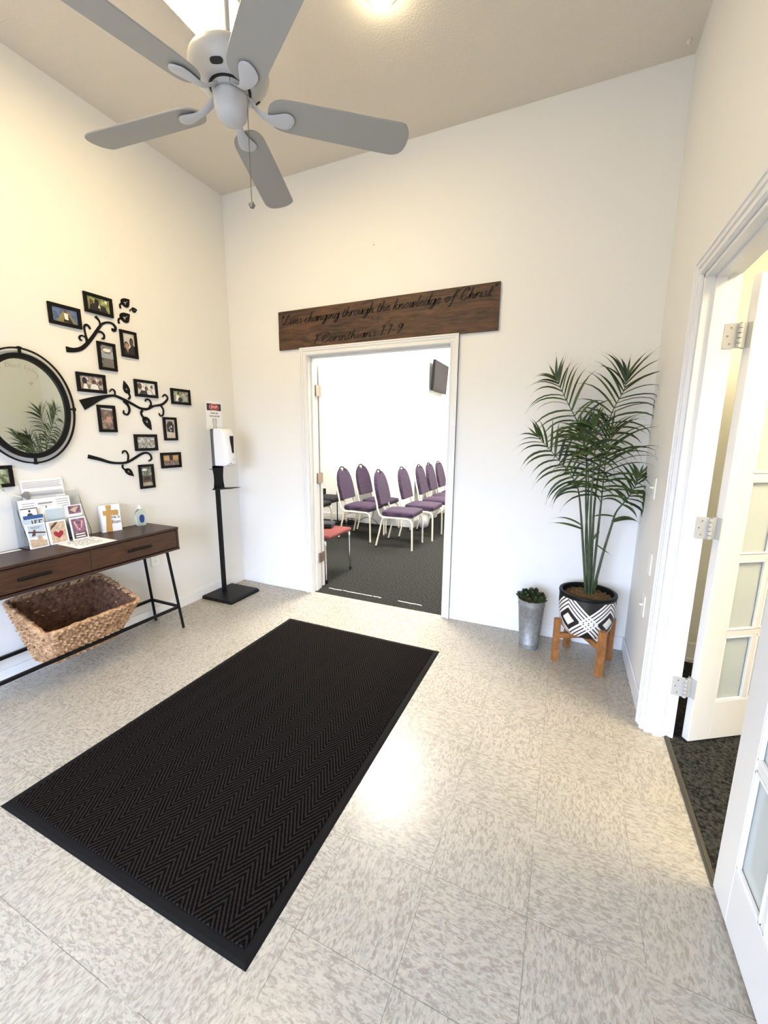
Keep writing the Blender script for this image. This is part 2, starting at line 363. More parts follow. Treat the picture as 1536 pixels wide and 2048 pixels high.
def text_mb(body, size, o, U, V, W, depth=.0006, align='CENTER', bold=0):
    """flat lettering as mesh in the plane o,U,V"""
    cu = bpy.data.curves.new('lettering', 'FONT'); cu.body = body; cu.size = size; cu.align_x = align; cu.extrude = depth; cu.offset = bold; cu.resolution_u = 3
    ob = bpy.data.objects.new('lettering_tmp', cu); C.objects.link(ob)
    dg = bpy.context.evaluated_depsgraph_get(); me = bpy.data.meshes.new_from_object(ob.evaluated_get(dg))
    o, U, V, W = map(Vector, (o, U, V, W)); mb = MB()
    mb.add([o + U * v.co.x + V * v.co.y + W * v.co.z for v in me.vertices], [tuple(p.vertices) for p in me.polygons])
    bpy.data.objects.remove(ob); bpy.data.curves.remove(cu); bpy.data.meshes.remove(me)
    return mb
X, Y, Z = Vector((1, 0, 0)), Vector((0, 1, 0)), Vector((0, 0, 1))
W, H = 3.264, 3.372
# ------------------------------------------------------------------ ROOM
DL, DR, DH = .807, 2.010, 2.044       # opening in the back wall
OY0, OY1, OH = -2.31, -.829, 2.045    # opening in the right wall
T = .12
def wallbox(name, boxes, m):
    mb = MB()
    for b in boxes: mb.box(*b)
    return struct(mb.build(name, m))
wallbox('floor', [(-.12, W + .095, -4.7, .02, -.06, 0)], floor_m)
wallbox('ceiling', [(-.12, W + T, -4.7, T, H, H + .1)], ceil_m)
wallbox('wall_left', [(-.12, 0, -4.7, T, 0, H)], wall_m)
wallbox('wall_back', [(0, DL, 0, T, 0, H), (DR, W + T, 0, T, 0, H), (DL, DR, 0, T, DH, H)], wall_m)
wallbox('wall_right', [(W, W + T, OY1, 0, 0, H), (W, W + T, -4.7, OY0, 0, H), (W, W + T, OY0, OY1, OH, H)], wall_m)
wallbox('wall_front', [(-.12, .5, -4.7, -4.6, 0, H), (3.0, W, -4.7, -4.6, 0, H), (.5, 3.0, -4.7, -4.6, 2.15, H)], wall_m)
wf = thing('window_1', None, None, (1.75, -4.65, 0)); wf['kind'] = 'structure'
del_keys = [k for k in ('label', 'category') if k in wf.keys()]
mb = MB(); mb.box(.5, .56, -4.68, -4.62, 0, 2.15); mb.box(2.94, 3.0, -4.68, -4.62, 0, 2.15); mb.box(1.72, 1.78, -4.68, -4.62, 0, 2.15); mb.box(.5, 3.0, -4.68, -4.62, 2.09, 2.15); mb.box(.5, 3, -4.68, -4.62, 0, .08)
mb.build('window_frame', trim_m, wf)
# rooms beyond
wallbox('floor_hall', [(-3.0, 3.5, .02, 5.8, -.06, 0)], carpet_m)
wallbox('floor_office', [(W + .098, 6.2, -3.6, .3, -.06, .004)], officecarpet_m)
wallbox('wall_hall', [(-3.0, .72, 2.915, 3.015, 0, 3.3), (.62, .72, 3.015, 5.8, 0, 3.3)], hallwall_m)
wallbox('wall_hall_far', [(.6, 3.6, 5.7, 5.8, 0, 3.3)], hallwall_m)
wallbox('wall_hall_left', [(-3.1, -3.0, T, 3.0, 0, 3.3)], hallwall_m)
wallbox('wall_hall_right', [(3.5, 3.6, .14, 5.8, 0, 3.3)], hallwall_m)
wallbox('wall_hall_front', [(-3.1, -.12, T, T + .05, 0, 3.3)], hallwall_m)
wallbox('ceiling_hall', [(-3.1, 3.6, T, 5.8, 3.3, 3.4)], hallwall_m)
wallbox('wall_office_far', [(6.1, 6.2, -3.6, .3, 0, 2.9)], officewall_m)
wallbox('wall_office_back', [(W + T, 6.2, .02, .14, 0, 2.9)], officewall_m)
wallbox('wall_office_front', [(W + T, 6.2, -3.7, -3.6, 0, 2.9)], officewall_m)
wallbox('ceiling_office', [(W + T, 6.2, -3.7, .14, 2.7, 2.8)], officewall_m)
# baseboards
def base(name, boxes, m=base_m):
    mb = MB()
    for b in boxes: mb.box(*b)
    return struct(mb.build(name, m, bevel=.004))
base('baseboard_left', [(0, .011, -4.6, 0, 0, .088), (0, .006, -4.6, 0, .088, .097)])
base('baseboard_back', [(.011, DL - .062, -.011, 0, 0, .095), (DR + .062, W, -.011, 0, 0, .095)])
base('baseboard_right', [(W - .011, W, OY1 + .066, -.011, 0, .1), (W - .011, W, -4.6, OY0 - .066, 0, .1)])
base('baseboard_hall', [(-3, .73, 2.903, 2.915, 0, .12), (.72, .731, 2.903, 5.7, 0, .12)], hallwall_m)
base('baseboard_office', [(W + T, 6.1, .004, .02, 0, .13), (W + T, 6.1, -.002, .02, 0, .03)], trim_m)
# casings: profile of raised beads running round each opening
def casing_back():
    mb = MB(); cw = .061
    for (a, b, t) in ((0, cw, .012), (cw * .55, cw, .018), (cw * .80, cw, .023), (.004, cw * .22, .016)):
        mb.box(DL - b, DL - a, -t, 0, 0, DH + b); mb.box(DR + a, DR + b, -t, 0, 0, DH + b); mb.box(DL - a, DR + a, -t, 0, DH + a, DH + b)
    return struct(mb.build('trim_1', trim_m, bevel=.002))
casing_back()
mb = MB(); mb.box(DL, DL + .003, 0, T + .02, 0, DH); mb.box(DR - .003, DR, 0, T, 0, DH); mb.box(DL, DR, 0, T, DH - .003, DH)
mb.box(DL + .003, DL + .011, .05, .085, 0, DH - .003); mb.box(DR - .011, DR - .003, .05, .085, 0, DH - .003); mb.box(DL + .003, DR - .003, .05, .085, DH - .012, DH - .003)
struct(mb.build('trim_2', trim_m, bevel=.002))
mb = MB(); cw = .064
for (a, b, t) in ((0, cw, .012), (cw * .5, cw, .019), (cw * .78, cw, .025), (.004, cw * .25, .017)):
    mb.box(W - t, W, OY1 + a, OY1 + b, 0, OH + b); mb.box(W - t, W, OY0 - b, OY0 - a, 0, OH + b); mb.box(W - t, W, OY0 - a, OY1 + a, OH + a, OH + b)
struct(mb.build('trim_3', trim_m, bevel=.002))
mb = MB(); mb.box(W, W + T, OY1 - .016, OY1, 0, OH); mb.box(W, W + T, OY0, OY0 + .016, 0, OH); mb.box(W, W + T, OY0, OY1, OH - .016, OH)
mb.box(W + .035, W + .072, OY1 - .028, OY1 - .016, 0, OH - .016); mb.box(W + .035, W + .072, OY0 + .016, OY0 + .028, 0, OH - .016); mb.box(W + .035, W + .072, OY0 + .016, OY1 - .016, OH - .028, OH - .016)
struct(mb.build('trim_4', trim_m, bevel=.002))
mb = MB(); mb.box(W + .085, W + .104, -1.572, OY1 - .016, .0, .008); mb.box(W + .090, W + .096, -1.572, OY1 - .016, .009, .011)
struct(mb.build('trim_5', strip_m, bevel=.002))
mb = MB()
for x0, x1 in ((.88, 1.02), (1.03, 1.33), (1.34, 1.42), (1.58, 1.80)):
    n = 9; pts = [(x0 + (x1 - x0) * i / n, .155 - .02 * (x0 + (x1 - x0) * i / n - .9) + random.uniform(-.004, .004), random.uniform(.004, .009)) for i in range(n + 1)]
    mb.ribbon(pts, (0, 0, 0), X, Y, Z, .003)
struct(mb.build('trim_6', seam_m))
# window trim by ceiling corner: little hook
mb = MB(); mb.lathe([(.012, 0), (.012, -.008), (.006, -.012), (.006, -.02), (0, -.021)], (3.215, -.10, H), 14)
tag(mb.build('ceiling_hook', ceil_m, smooth=True), 'small painted hook knob at the ceiling corner', 'hook')
mb = MB(); mb.tube([(1.412, 0, 2.769), (1.412, -.006, 2.769)], .003, 8)
tag(mb.build('nail', steelh_m), 'small nail head high on the bare back wall', 'nail')
# back doorway: open leaf folded flat against the hall side of the wall
d1 = bpy.data.objects.new('door_1', None); C.objects.link(d1); d1.location = (DL + .005, T + .045, 0); struct(d1)
mb = MB(); mb.box(DL - .60, DL + .006, T + .036, T + .072, .012, DH - .02); mb.build('door_panel', door_m, d1, bevel=.002)
for z in (.30, 1.03, 1.78):
    h = MB(); h.box(DL + .002, DL + .0175, T - .022, T + .022, z - .045, z + .045); h.tube([(DL + .013, T + .028, z - .047), (DL + .013, T + .028, z + .047)], .0065, 10)
    h.box(DL + .005, DL + .009, T + .034, T + .072, z - .045, z + .045); h.build('hinge', brass_m, d1, smooth=False)
# french doors in the right opening
def french(name, ox, oy, dx, dy, nx, ny, width, panes_y, hinge_side=True):
    """leaf whose front face starts at (ox,oy), runs along (dx,dy), and is thickened along (nx,ny)"""
    d = bpy.data.objects.new(name, None); C.objects.link(d); d.location = (ox, oy, 0); struct(d)
    D = Vector((dx, dy, 0)); Nn = Vector((nx, ny, 0)); O = Vector((ox, oy, 0)); th = .034; top = OH - .022; bot = .012
    s0, s1 = .112, width - .112
    def bx(mb, a, b, z0, z1, t0, t1): mb.obox(O + D * ((a + b) / 2) + Nn * ((t0 + t1) / 2) + Z * ((z0 + z1) / 2), D, Nn, Z, (b - a) / 2, (t1 - t0) / 2, (z1 - z0) / 2)
    mb = MB(); bx(mb, 0, s0, bot, top, 0, th); bx(mb, s1, width, bot, top, 0, th)
    zs = panes_y
    bx(mb, s0, s1, bot, zs[0][0], 0, th); bx(mb, s0, s1, zs[-1][1], top, 0, th)
    for i in range(len(zs) - 1): bx(mb, s0, s1, zs[i][1], zs[i + 1][0], .004, th - .004)
    for k in (1, 2):
        for z0, z1 in zs: c = s0 + (s1 - s0) * k / 3; bx(mb, c - .011, c + .011, z0, z1, .004, th - .004)
    mb.build('stile_frame', door_m, d, bevel=.003)
    bd = MB()
    for z0, z1 in zs:
        for k in range(3):
            a = s0 + (s1 - s0) * k / 3 + (.011 if k else 0); b = s0 + (s1 - s0) * (k + 1) / 3 - (.011 if k < 2 else 0)
            for (p, q, r, t) in ((a, b, z0, z0 + .008), (a, b, z1 - .008, z1), (a, a + .008, z0, z1), (b - .008, b, z0, z1)): bx(bd, p, q, r, t, .001, .012)
    bd.build('glazing_bead', trim_m, d, bevel=.002)
    for z0, z1 in zs:
        for k in range(3):
            a = s0 + (s1 - s0) * k / 3; b = s0 + (s1 - s0) * (k + 1) / 3
            g = MB(); bx(g, a + .002, b - .002, z0, z1, .014, .019); g.build('pane', glass_m, d)
    return d
zs5 = [(.208, .527), (.558, .880), (.910, 1.229), (1.26, 1.58), (1.61, 1.905)]
d2 = french('door_2', 3.439, -.855, .84, .5426, -.5426, .84, .70, zs5)
for z in (.275, 1.025, 1.80):
    h = MB(); h.box(W + .086, W + .132, OY1 - .019, OY1 - .0155, z - .047, z + .047)
    for k in range(5): h.tube([(3.400, OY1 - .022, z - .047 + k * .0188), (3.400, OY1 - .022, z - .0318 + k * .0188)], .0078, 12)
    h.tube([(3.400, OY1 - .022, z - .047), (3.400, OY1 - .022, z + .047)], .0045, 8, mi=1)
    h.obox((3.4265, -.838, z), (.5426, -.84, 0), (.84, .5426, 0), Z, .0205, .0025, .047)
    h.obox((3.412, -.842, z), (.9, .3, 0), (-.3, .9, 0), Z, .012, .002, .047)
    for dz in (-.03, 0, .03): h.tube([(W + .098 + abs(dz) * .3, OY1 - .018, z + dz), (W + .098 + abs(dz) * .3, OY1 - .021, z + dz)], .003, 8, mi=1)
    h.build('hinge', [whinge_m, steelh_m], d2)
d3 = french('door_3', 3.350, -1.575, 0, -1, 1, 0, .715, zs5)
# ------------------------------------------------------------------ FLOOR MAT
t = thing('entrance_mat', 'long dark brown herringbone entrance mat with black rubber edge lying on the tile floor', 'mat', (1.545, -1.435, 0))
mb = MB(); x0, x1, y0, y1 = .945, 2.150, -2.342, -.530; e = .032
vs = [(x0, y0, .0005), (x1, y0, .0005), (x1, y1, .0005), (x0, y1, .0005), (x0 + .012, y0 + .012, .004), (x1 - .012, y0 + .012, .004), (x1 - .012, y1 - .012, .004), (x0 + .012, y1 - .012, .004),
      (x0 + e, y0 + e, .005), (x1 - e, y0 + e, .005), (x1 - e, y1 - e, .005), (x0 + e, y1 - e, .005)]
fs = [(3, 2, 1, 0)] + [(i, (i + 1) % 4, 4 + (i + 1) % 4, 4 + i) for i in range(4)] + [(4 + i, 4 + (i + 1) % 4, 8 + (i + 1) % 4, 8 + i) for i in range(4)] + [(8, 9, 10, 11)]
mb.add(vs, fs); mb.build('rubber_border', rubber_m, t)
mb = MB(); e2 = e + .002; mb.box(x0 + e2, x1 - e2, y0 + e2, y1 - e2, .004, .0105); mb.build('chevron_pile', chev_m, t, bevel=.003)
# ------------------------------------------------------------------ CEILING FAN
FX, FY = 1.629, -1.643
fan = thing('ceiling_fan', 'white ceiling fan with five grey blades hanging on a rod above the mat', 'ceiling fan', (FX, FY, 2.55))
mb = MB(); mb.lathe([(0.0, 2.497), (.020, 2.498), (.038, 2.506), (.051, 2.520), (.0575, 2.543), (.0595, 2.570), (.0595, 2.578), (.056, 2.582), (.054, 2.584)], (FX, FY, 0), 40); mb.build('switch_housing', fanw_m, fan, smooth=True)
mb = MB(); mb.lathe([(.050, 2.584), (.062, 2.585), (.063, 2.599), (.046, 2.603)], (FX, FY, 0), 40)
for k in range(5):
    a = math.radians(-48 + 72 * k); mb.obox((FX + .0625 * math.cos(a), FY + .0625 * math.sin(a), 2.592), (math.cos(a), math.sin(a), 0), (-math.sin(a), math.cos(a), 0), Z, .001, .0008, .007, 1)
mb.build('flywheel', [fanw_m, dark_m], fan, smooth=True)
mb = MB(); mb.lathe([(.069, 2.606), (.072, 2.602), (.085, 2.602), (.092, 2.605), (.120, 2.624), (.131, 2.640), (.135, 2.655), (.133, 2.670), (.118, 2.688), (.085, 2.706), (.045, 2.722), (.015, 2.73)], (FX, FY, 0), 48); mo = mb.build('motor_housing', fanw_m, fan, smooth=True)
for k in range(5):
    a = 2 * math.pi * k / 5 - 1.22; r = .1045; c = Vector((FX + r * math.cos(a), FY + r * math.sin(a), 2.6135)); ra = Vector((math.cos(a), math.sin(a), 0)); ta = Vector((-math.sin(a), math.cos(a), 0))
    nn = (ra * .61 - Z * .79).normalized(); up = nn.cross(ta).normalized()
    mb = MB(); mb.prism([(.022 * (1 if math.cos(q) > 0 else -1) * abs(math.cos(q)) ** .5, .0095 * math.sin(q)) for q in [2 * math.pi * (i + .5) / 14 for i in range(14)]], c - nn * .004, ta, up, nn, .006)
    mb.build('vent_slot', dark_m, mo)
mb = MB(); mb.lathe([(.069, 2.600), (.069, 2.606), (.060, 2.606), (.060, 2.600)], (FX, FY, 0), 40); mb.build('gap_shade_ring', dark_m, fan)  # dark ring added as the shade in the gap under the motor housing
mb = MB(); mb.tube([(FX, FY, 2.72), (FX, FY, H - .03)], .0105, 16); mb.lathe([(.012, -.07), (.045, -.055), (.062, -.02), (.065, 0)], (FX, FY, H), 32); mb.build('downrod', fanw_m, fan, smooth=True)
for k, deg in enumerate((39.4, 112.4, 186.3, 257.0, 327.5)):
    a = math.radians(deg); ra = Vector((math.cos(a), math.sin(a), 0)); ta = Vector((-math.sin(a), math.cos(a), 0))
    pt = math.radians(-12); tv = ta * math.cos(pt) + Z * math.sin(pt); nv = (ra.cross(tv)).normalized()
    out = []
    r0, r1 = .125, .655
    out = [(r0, 0), (r0 + .003, .020), (r0 + .012, .038), (r0 + .032, .053), (r0 + .07, .061), (.30, .064), (.45, .067), (.58, .069), (.615, .066), (.640, .054), (.654, .032), (.659, .0), (.655, -.034), (.640, -.060), (.625, -.069), (.58, -.069), (.45, -.067), (.30, -.064), (r0 + .07, -.061), (r0 + .032, -.053), (r0 + .012, -.038), (r0 + .003, -.020)]
    top = crom(out + [out[0]], 3)[:-1]; bot = []
    bl = MB(); bl.prism(top + bot, Vector((FX, FY, 2.553)), ra, tv, nv, .006); bl.build('blade', blade_m, fan, bevel=.0015)
    ir = MB(); cs = crom([(.054, .032, 2.590, .010), (.072, .030, 2.578, .010), (.092, .028, 2.561, .010), (.112, .029, 2.5495, .009), (.132, .036, 2.5460, .008), (.155, .050, 2.5450, .008), (.178, .062, 2.545, .008), (.196, .062, 2.545, .008), (.209, .048, 2.545, .007), (.217, .028, 2.5455, .006), (.220, .006, 2.546, .004)], 4)
    vs = []; nd = 8
    for (r, w, z, th) in cs:
        tt = tv if r > .14 else ta.lerp(tv, max(0, (r - .1) / .04)).normalized(); c = Vector((FX, FY, z)) + ra * r + tt * (.012 * math.sin((r - .05) * 18)); n2 = ra.cross(tt)
        for q in range(nd): b = 2 * math.pi * q / nd; vs.append(c + tt * (w / 2 * math.cos(b)) + n2 * (th / 2 * math.sin(b)) * 1.2)
    fs = [(i * nd + q, i * nd + (q + 1) % nd, (i + 1) * nd + (q + 1) % nd, (i + 1) * nd + q) for i in range(len(cs) - 1) for q in range(nd)] + [tuple(range(nd))[::-1], tuple((len(cs) - 1) * nd + q for q in range(nd))]
    ir.add(vs, fs); ir.build('blade_bracket', fanw_m, fan, smooth=True)
cx, cy = 1.681, -1.620
mb = MB(); mb.tube([(cx - .006, cy - .004, 2.576), (cx, cy, 2.574), (cx + .001, cy, 2.565), (cx, cy, 2.25)], .0016, 6); mb.tube([(cx - .008, cy - .004, 2.577), (cx + .001, cy + .001, 2.576)], .005, 10)
pc = mb.build('pull_chain', mat('chain_metal', (.22, .20, .17), .4, .5), fan)
mb = MB(); mb.lathe([(0, -.012), (.008, -.009), (.0125, 0), (.008, .009), (0, .012)], (cx, cy, 2.240), 8); mb.build('chain_bead', steelh_m, pc)
# ------------------------------------------------------------------ CEILING LIGHTS
t = thing('ceiling_light', 'long glowing fluorescent ceiling fixture above the fan', 'ceiling light', (1.16, -1.75, H))
mb = MB(); mb.box(1.008, 1.013, -2.30, -1.10, H - .060, H); mb.box(1.307, 1.312, -2.30, -1.10, H - .060, H); mb.box(1.008, 1.312, -2.315, -2.30, H - .060, H); mb.box(1.008, 1.312, -1.10, -1.085, H - .060, H); mb.build('housing', fanw_m, t)
mb = MB(); prof = [(-.146, 0), (-.146, -.062), (-.120, -.072), (.120, -.072), (.146, -.062), (.146, 0)]
mb.prism(prof, Vector((1.16, -2.30, H - .002)), X, Z, Y, 1.20); mb.build('diffuser', diff_m, t, bevel=.004)
t = thing('ceiling_light', 'small round glowing ceiling lamp to the right of the fan', 'ceiling light', (1.895, -.945, H))
mb = MB(); mb.lathe([(.075, 0), (.075, -.012), (.062, -.018)], (1.895, -.945, H), 32); mb.build('housing', fanw_m, t, smooth=True)
mb = MB(); mb.lathe([(.060, -.014), (.055, -.035), (.038, -.052), (.018, -.060), (0, -.062)], (1.895, -.945, H), 32); mb.build('diffuser', dome_m, t, smooth=True)
t = thing('ceiling_light', 'flat panel light on the ceiling of the chair room', 'ceiling light', (.9, 1.2, 3.3))
mb = MB(); mb.box(.58, 1.22, .58, 1.82, 3.27, 3.3); mb.build('frame', trim_m, t); mb = MB(); mb.box(.6, 1.2, .6, 1.8, 3.262, 3.272); mb.build('diffuser', hall_m, t)
t = thing('ceiling_light', 'flat panel light on the ceiling deep in the chair room', 'ceiling light', (2.2, 3.8, 3.3))
mb = MB(); mb.box(1.88, 2.52, 3.18, 4.42, 3.27, 3.3); mb.build('frame', trim_m, t); mb = MB(); mb.box(1.9, 2.5, 3.2, 4.4, 3.262, 3.272); mb.build('diffuser', hall_m, t)
t = thing('ceiling_light', 'flat panel light on the ceiling of the side office', 'ceiling light', (4.5, -1.5, 2.7))
mb = MB(); mb.box(4.18, 4.82, -2.12, -.88, 2.67, 2.7); mb.build('frame', trim_m, t); mb = MB(); mb.box(4.2, 4.8, -2.1, -.9, 2.662, 2.672); mb.build('diffuser', office_m, t)
# ------------------------------------------------------------------ LETTERED SIGN
GL = {
 'a': (1.0, [[(.75, .82), (.45, 1), (.12, .6), (.12, .15), (.35, 0), (.65, .35), (.8, 1)], [(.8, 1), (.74, .3), (.85, 0), (1.05, .2)]]),
 'c': (.85, [[(.7, .8), (.45, 1), (.12, .6), (.12, .15), (.4, 0), (.8, .3)]]),
 'd': (1.05, [[(.75, .82), (.45, 1), (.12, .6), (.12, .15), (.35, 0), (.65, .35), (.8, 1)], [(.9, 2.1), (.8, 1), (.76, .3), (.88, 0), (1.08, .2)]]),
 'e': (.85, [[(.12, .45), (.45, .55), (.62, .82), (.42, 1), (.12, .6), (.12, .15), (.4, 0), (.82, .3)]]),
 'f': (.75, [[(1.0, 1.85), (.8, 2.1), (.6, 1.7), (.45, .2), (.35, -.7), (.15, -.95), (0, -.7)], [(.2, .95), (.85, 1)]]),
 'g': (1.0, [[(.75, .82), (.45, 1), (.12, .6), (.12, .15), (.35, 0), (.65, .35), (.8, 1)], [(.8, 1), (.75, -.3), (.5, -.9), (.2, -.75), (.5, -.25), (1.0, .2)]]),
 'h': (1.0, [[(.3, 2.1), (.1, 0)], [(.12, .4), (.45, .97), (.68, .8), (.62, .2), (.75, 0), (1.0, .2)]]),
 'i': (.5, [[(.22, 1), (.14, .25), (.27, 0), (.5, .2)], [(.27, 1.45), (.31, 1.5)]]),
 'k': (.95, [[(.3, 2.1), (.1, 0)], [(.75, 1), (.4, .75), (.18, .5)], [(.3, .58), (.62, .05), (.95, .15)]]),
 'l': (.5, [[(.35, 2.1), (.14, .25), (.27, 0), (.5, .2)]]),
 'n': (1.0, [[(.15, 1), (.08, 0)], [(.1, .45), (.45, .98), (.68, .8), (.62, .2), (.75, 0), (1.0, .2)]]),
 'o': (.88, [[(.42, 1), (.12, .6), (.12, .15), (.38, 0), (.68, .4), (.66, .85), (.42, 1), (.9, .9)]]),
 'r': (.75, [[(.15, 1), (.08, 0)], [(.1, .4), (.42, 1), (.62, .95), (.66, .8)]]),
 's': (.72, [[(.62, .9), (.38, 1), (.22, .75), (.5, .38), (.42, .02), (.05, .12)]]),
 't': (.6, [[(.35, 1.65), (.15, .25), (.28, 0), (.55, .25)], [(0, 1), (.6, 1)]]),
 'u': (1.0, [[(.15, 1), (.1, .25), (.28, 0), (.6, .4), (.74, 1)], [(.74, 1), (.68, .25), (.8, 0), (1.0, .2)]]),
 'v': (.8, [[(.05, .95), (.2, .9), (.28, 0), (.62, .55), (.6, 1), (.8, .9)]]),
 'w': (1.2, [[(.05, .95), (.2, .9), (.2, .1), (.35, 0), (.6, .5), (.66, 1)], [(.66, 1), (.62, .2), (.75, 0), (1.05, .5), (1.0, 1), (1.2, .9)]]),
 'L': (1.5, [[(1.15, 1.7), (.95, 2.15), (.7, 1.7), (.55, .6), (.25, 0), (-.05, .15), (.3, .3), (.9, -.05), (1.4, .25)], [(.75, 1.9), (.1, 2.1), (-.4, 1.5), (-.3, .7), (0, .6)]]),
 'C': (1.6, [[(1.35, 1.6), (1.2, 2.15), (.75, 1.9), (.42, .9), (.55, .1), (1.0, 0), (1.5, .5)], [(.95, 2.3), (.2, 2.3), (-.5, 1.5), (-.4, .6), (.2, .4), (.9, .9), (1.15, 1.7), (.9, 2.3)]]),
 '1': (.6, [[(.1, 1.6), (.45, 2.0), (.25, 0)]]), '9': (.9, [[(.75, 1.7), (.5, 2.0), (.2, 1.5), (.35, 1.05), (.65, 1.2), (.8, 1.75), (.68, .8), (.3, 0)]]),
 ':': (.5, [[(.12, .02), (.2, .3)], [(.2, .8), (.28, 1.08)]]), '-': (.8, [[(.1, .7), (.6, .7)]]), '"': (.55, [[(.15, 2.1), (.1, 1.65)], [(.35, 2.1), (.3, 1.65)]]), ' ': (.55, [])}
def script_text(mb, s, x0, x1, z0, z1, xh, o, U, V, Wd, t):
    tot = sum(GL[c][0] for c in s); k = (x1 - x0) / tot; x = x0; sl = .38
    for c in s:
        adv, strokes = GL[c]
        zb = z0 + (z1 - z0) * (x - x0) / (x1 - x0)
        for st in strokes:
            P = crom([(a * k + b * xh * sl, b * xh) for a, b in st], 5) if len(st) > 2 else [(a * k + b * xh * sl, b * xh) for a, b in st]
            Q = []
            for i, p in enumerate(P):
                a = P[max(i - 1, 0)]; b = P[min(i + 1, len(P) - 1)]; d = Vector((b[0] - a[0], b[1] - a[1])); d = d.normalized() if d.length else Vector((1, 0))
                w = xh * (.06 + .27 * abs(d.dot(Vector((.35, .94)))) ** 1.5)
                if c in ('C', 'L') and st is strokes[1]: w *= .35
                if len(st) == 2 and c in 'i:': w = xh * (.2 if c == 'i' else .3)
                Q.append((x + p[0], zb + p[1], w))
            mb.ribbon(Q, o, U, V, Wd, t)
        x += adv * k
t = thing('wooden_sign', 'long dark wooden plank sign with script lettering above the back doorway', 'sign', (1.44, 0, 2.25))
mb = MB(); mb.box(.546, 1.43, -.016, -.001, 2.250, 2.399); mb.box(1.43, 2.333, -.016, -.001, 2.250, 2.400); mb.box(.544, 1.43, -.016, -.001, 2.101, 2.2495); mb.box(1.43, 2.333, -.016, -.001, 2.100, 2.2495)
bd = mb.build('plank_board', signw_m, t)
lt = MB(); script_text(lt, '"Lives changing through the knowledge of Christ"', .562, 2.300, 2.293, 2.318, .034, (0, -.016, 0), X, Z, -Y, .0012)
l2 = MB(); script_text(l2, '1 Corinthians 1:1-9', .88, 1.64, 2.130, 2.146, .033, (0, -.016, 0), X, Z, -Y, .0012)
lm = mat('sign_letter_paint', (.007, .003, .002), .7); lt.build('verse_lettering', lm, t); l2.build('reference_lettering', lm, t)
sc = MB()
for px, pz in ((1.409, 2.387), (1.451, 2.387), (1.409, 2.266), (1.451, 2.266), (1.409, 2.234), (1.451, 2.234), (.56, 2.385), (2.315, 2.385), (2.31, 2.262), (2.31, 2.232), (2.315, 2.112), (.558, 2.112)):
    sc = MB(); sc.tube([(px, -.0155, pz), (px, -.0175, pz)], .0045, 10); sc.build('screw', dark_m, t)
# ------------------------------------------------------------------ LEFT WALL: frames
def frame(label, cy, cz, land, photo, extra=None):
    w, h = (.178, .118) if land else (.118, .175)
    t = thing('picture_frame', label, 'picture frame', (0, cy, cz), 'photo frames on the branch wall')
    y0, y1, z0, z1 = cy - w / 2, cy + w / 2, cz - h / 2, cz + h / 2; b = .019 if land else .018
    mb = MB(); mb.box(.001, .015, y0, y1, z0, z0 + b); mb.box(.001, .015, y0, y1, z1 - b, z1); mb.box(.001, .015, y0, y0 + b * 1.05, z0 + b, z1 - b); mb.box(.001, .015, y1 - b * 1.05, y1, z0 + b, z1 - b)
    mb.box(.001, .006, y0 + .005, y1 - .005, z0 + .005, z1 - .005)
    mb.build('frame_border', blacks_m, t, bevel=.002)
    ph = MB(); ph.box(.006, .0075, y0 + b, y1 - b, z0 + b, z1 - b, 0); mats = [photo]
    for (m_, poly) in (extra or []):
        mats.append(m_); ph.prism([(y0 + b + u * (w - 2 * b), z0 + b + v * (h - 2 * b)) for u, v in poly], (.0075 + .0002 * len(mats), 0, 0), Y, Z, X, .0004, len(mats) - 1)
    ph.build('photo_print', mats, t)
def ell(cx_, cy_, rx, ry, n=16): return [(cx_ + rx * math.cos(2 * math.pi * i / n), cy_ + ry * math.sin(2 * math.pi * i / n)) for i in range(n)]
def flat(n, c): return mat(n, c, .4)
p_dk, p_wh, p_sk = flat('photo_dark', (.018, .014, .015)), flat('photo_white', (.75, .74, .72)), flat('photo_skin', (.40, .24, .16))
p_bl, p_gr, p_or = flat('photo_blue', (.07, .11, .24)), flat('photo_grey', (.30, .33, .38)), flat('photo_orange', (.50, .29, .10))
p_gn, p_br = flat('photo_green', (.20, .22, .07)), flat('photo_brown', (.10, .06, .045))
G1, G2, G3 = (.02, .02, .02), (.25, .24, .22), (.75, .74, .70)
bw = lambda n, sc, pal=(G1, G2, G3): photo_mat(n, pal, sc)
frame('black frame with blue-curtain photo, leftmost above the mirror', -1.348, 2.098, True, photo_mat('photo_blue_curtain', ((.04, .07, .16), (.10, .15, .30), (.16, .2, .34)), 30),
      [(flat('photo_gold', (.24, .21, .09)), [(.15, .02), (.95, .02), (.62, .85), (.45, .85)]), (p_dk, [(.42, .05), (.80, .02), (.62, .6), (.48, .62)]), (p_br, ell(.52, .78, .07, .16)), (p_wh, [(.47, .25), (.62, .22), (.61, .66), (.46, .7)])])
frame('black frame with dark park photo, highest of the wall frames', -1.140, 2.214, True, photo_mat('photo_park', ((.03, .03, .01), (.20, .22, .08), (.5, .55, .25)), 40),
      [(p_dk, [(.08, 0), (.55, 0), (.52, .62), (.3, .55), (.12, .4)]), (p_dk, ell(.42, .68, .10, .22)), (p_br, ell(.18, .62, .09, .18)), (p_wh, [(.46, .25), (.54, .25), (.52, .55)]), (p_dk, [(.55, 0), (.88, 0), (.8, .45), (.6, .5)]), (p_wh, [(.78, .72), (.88, .70), (.88, .92), (.78, .94)])])
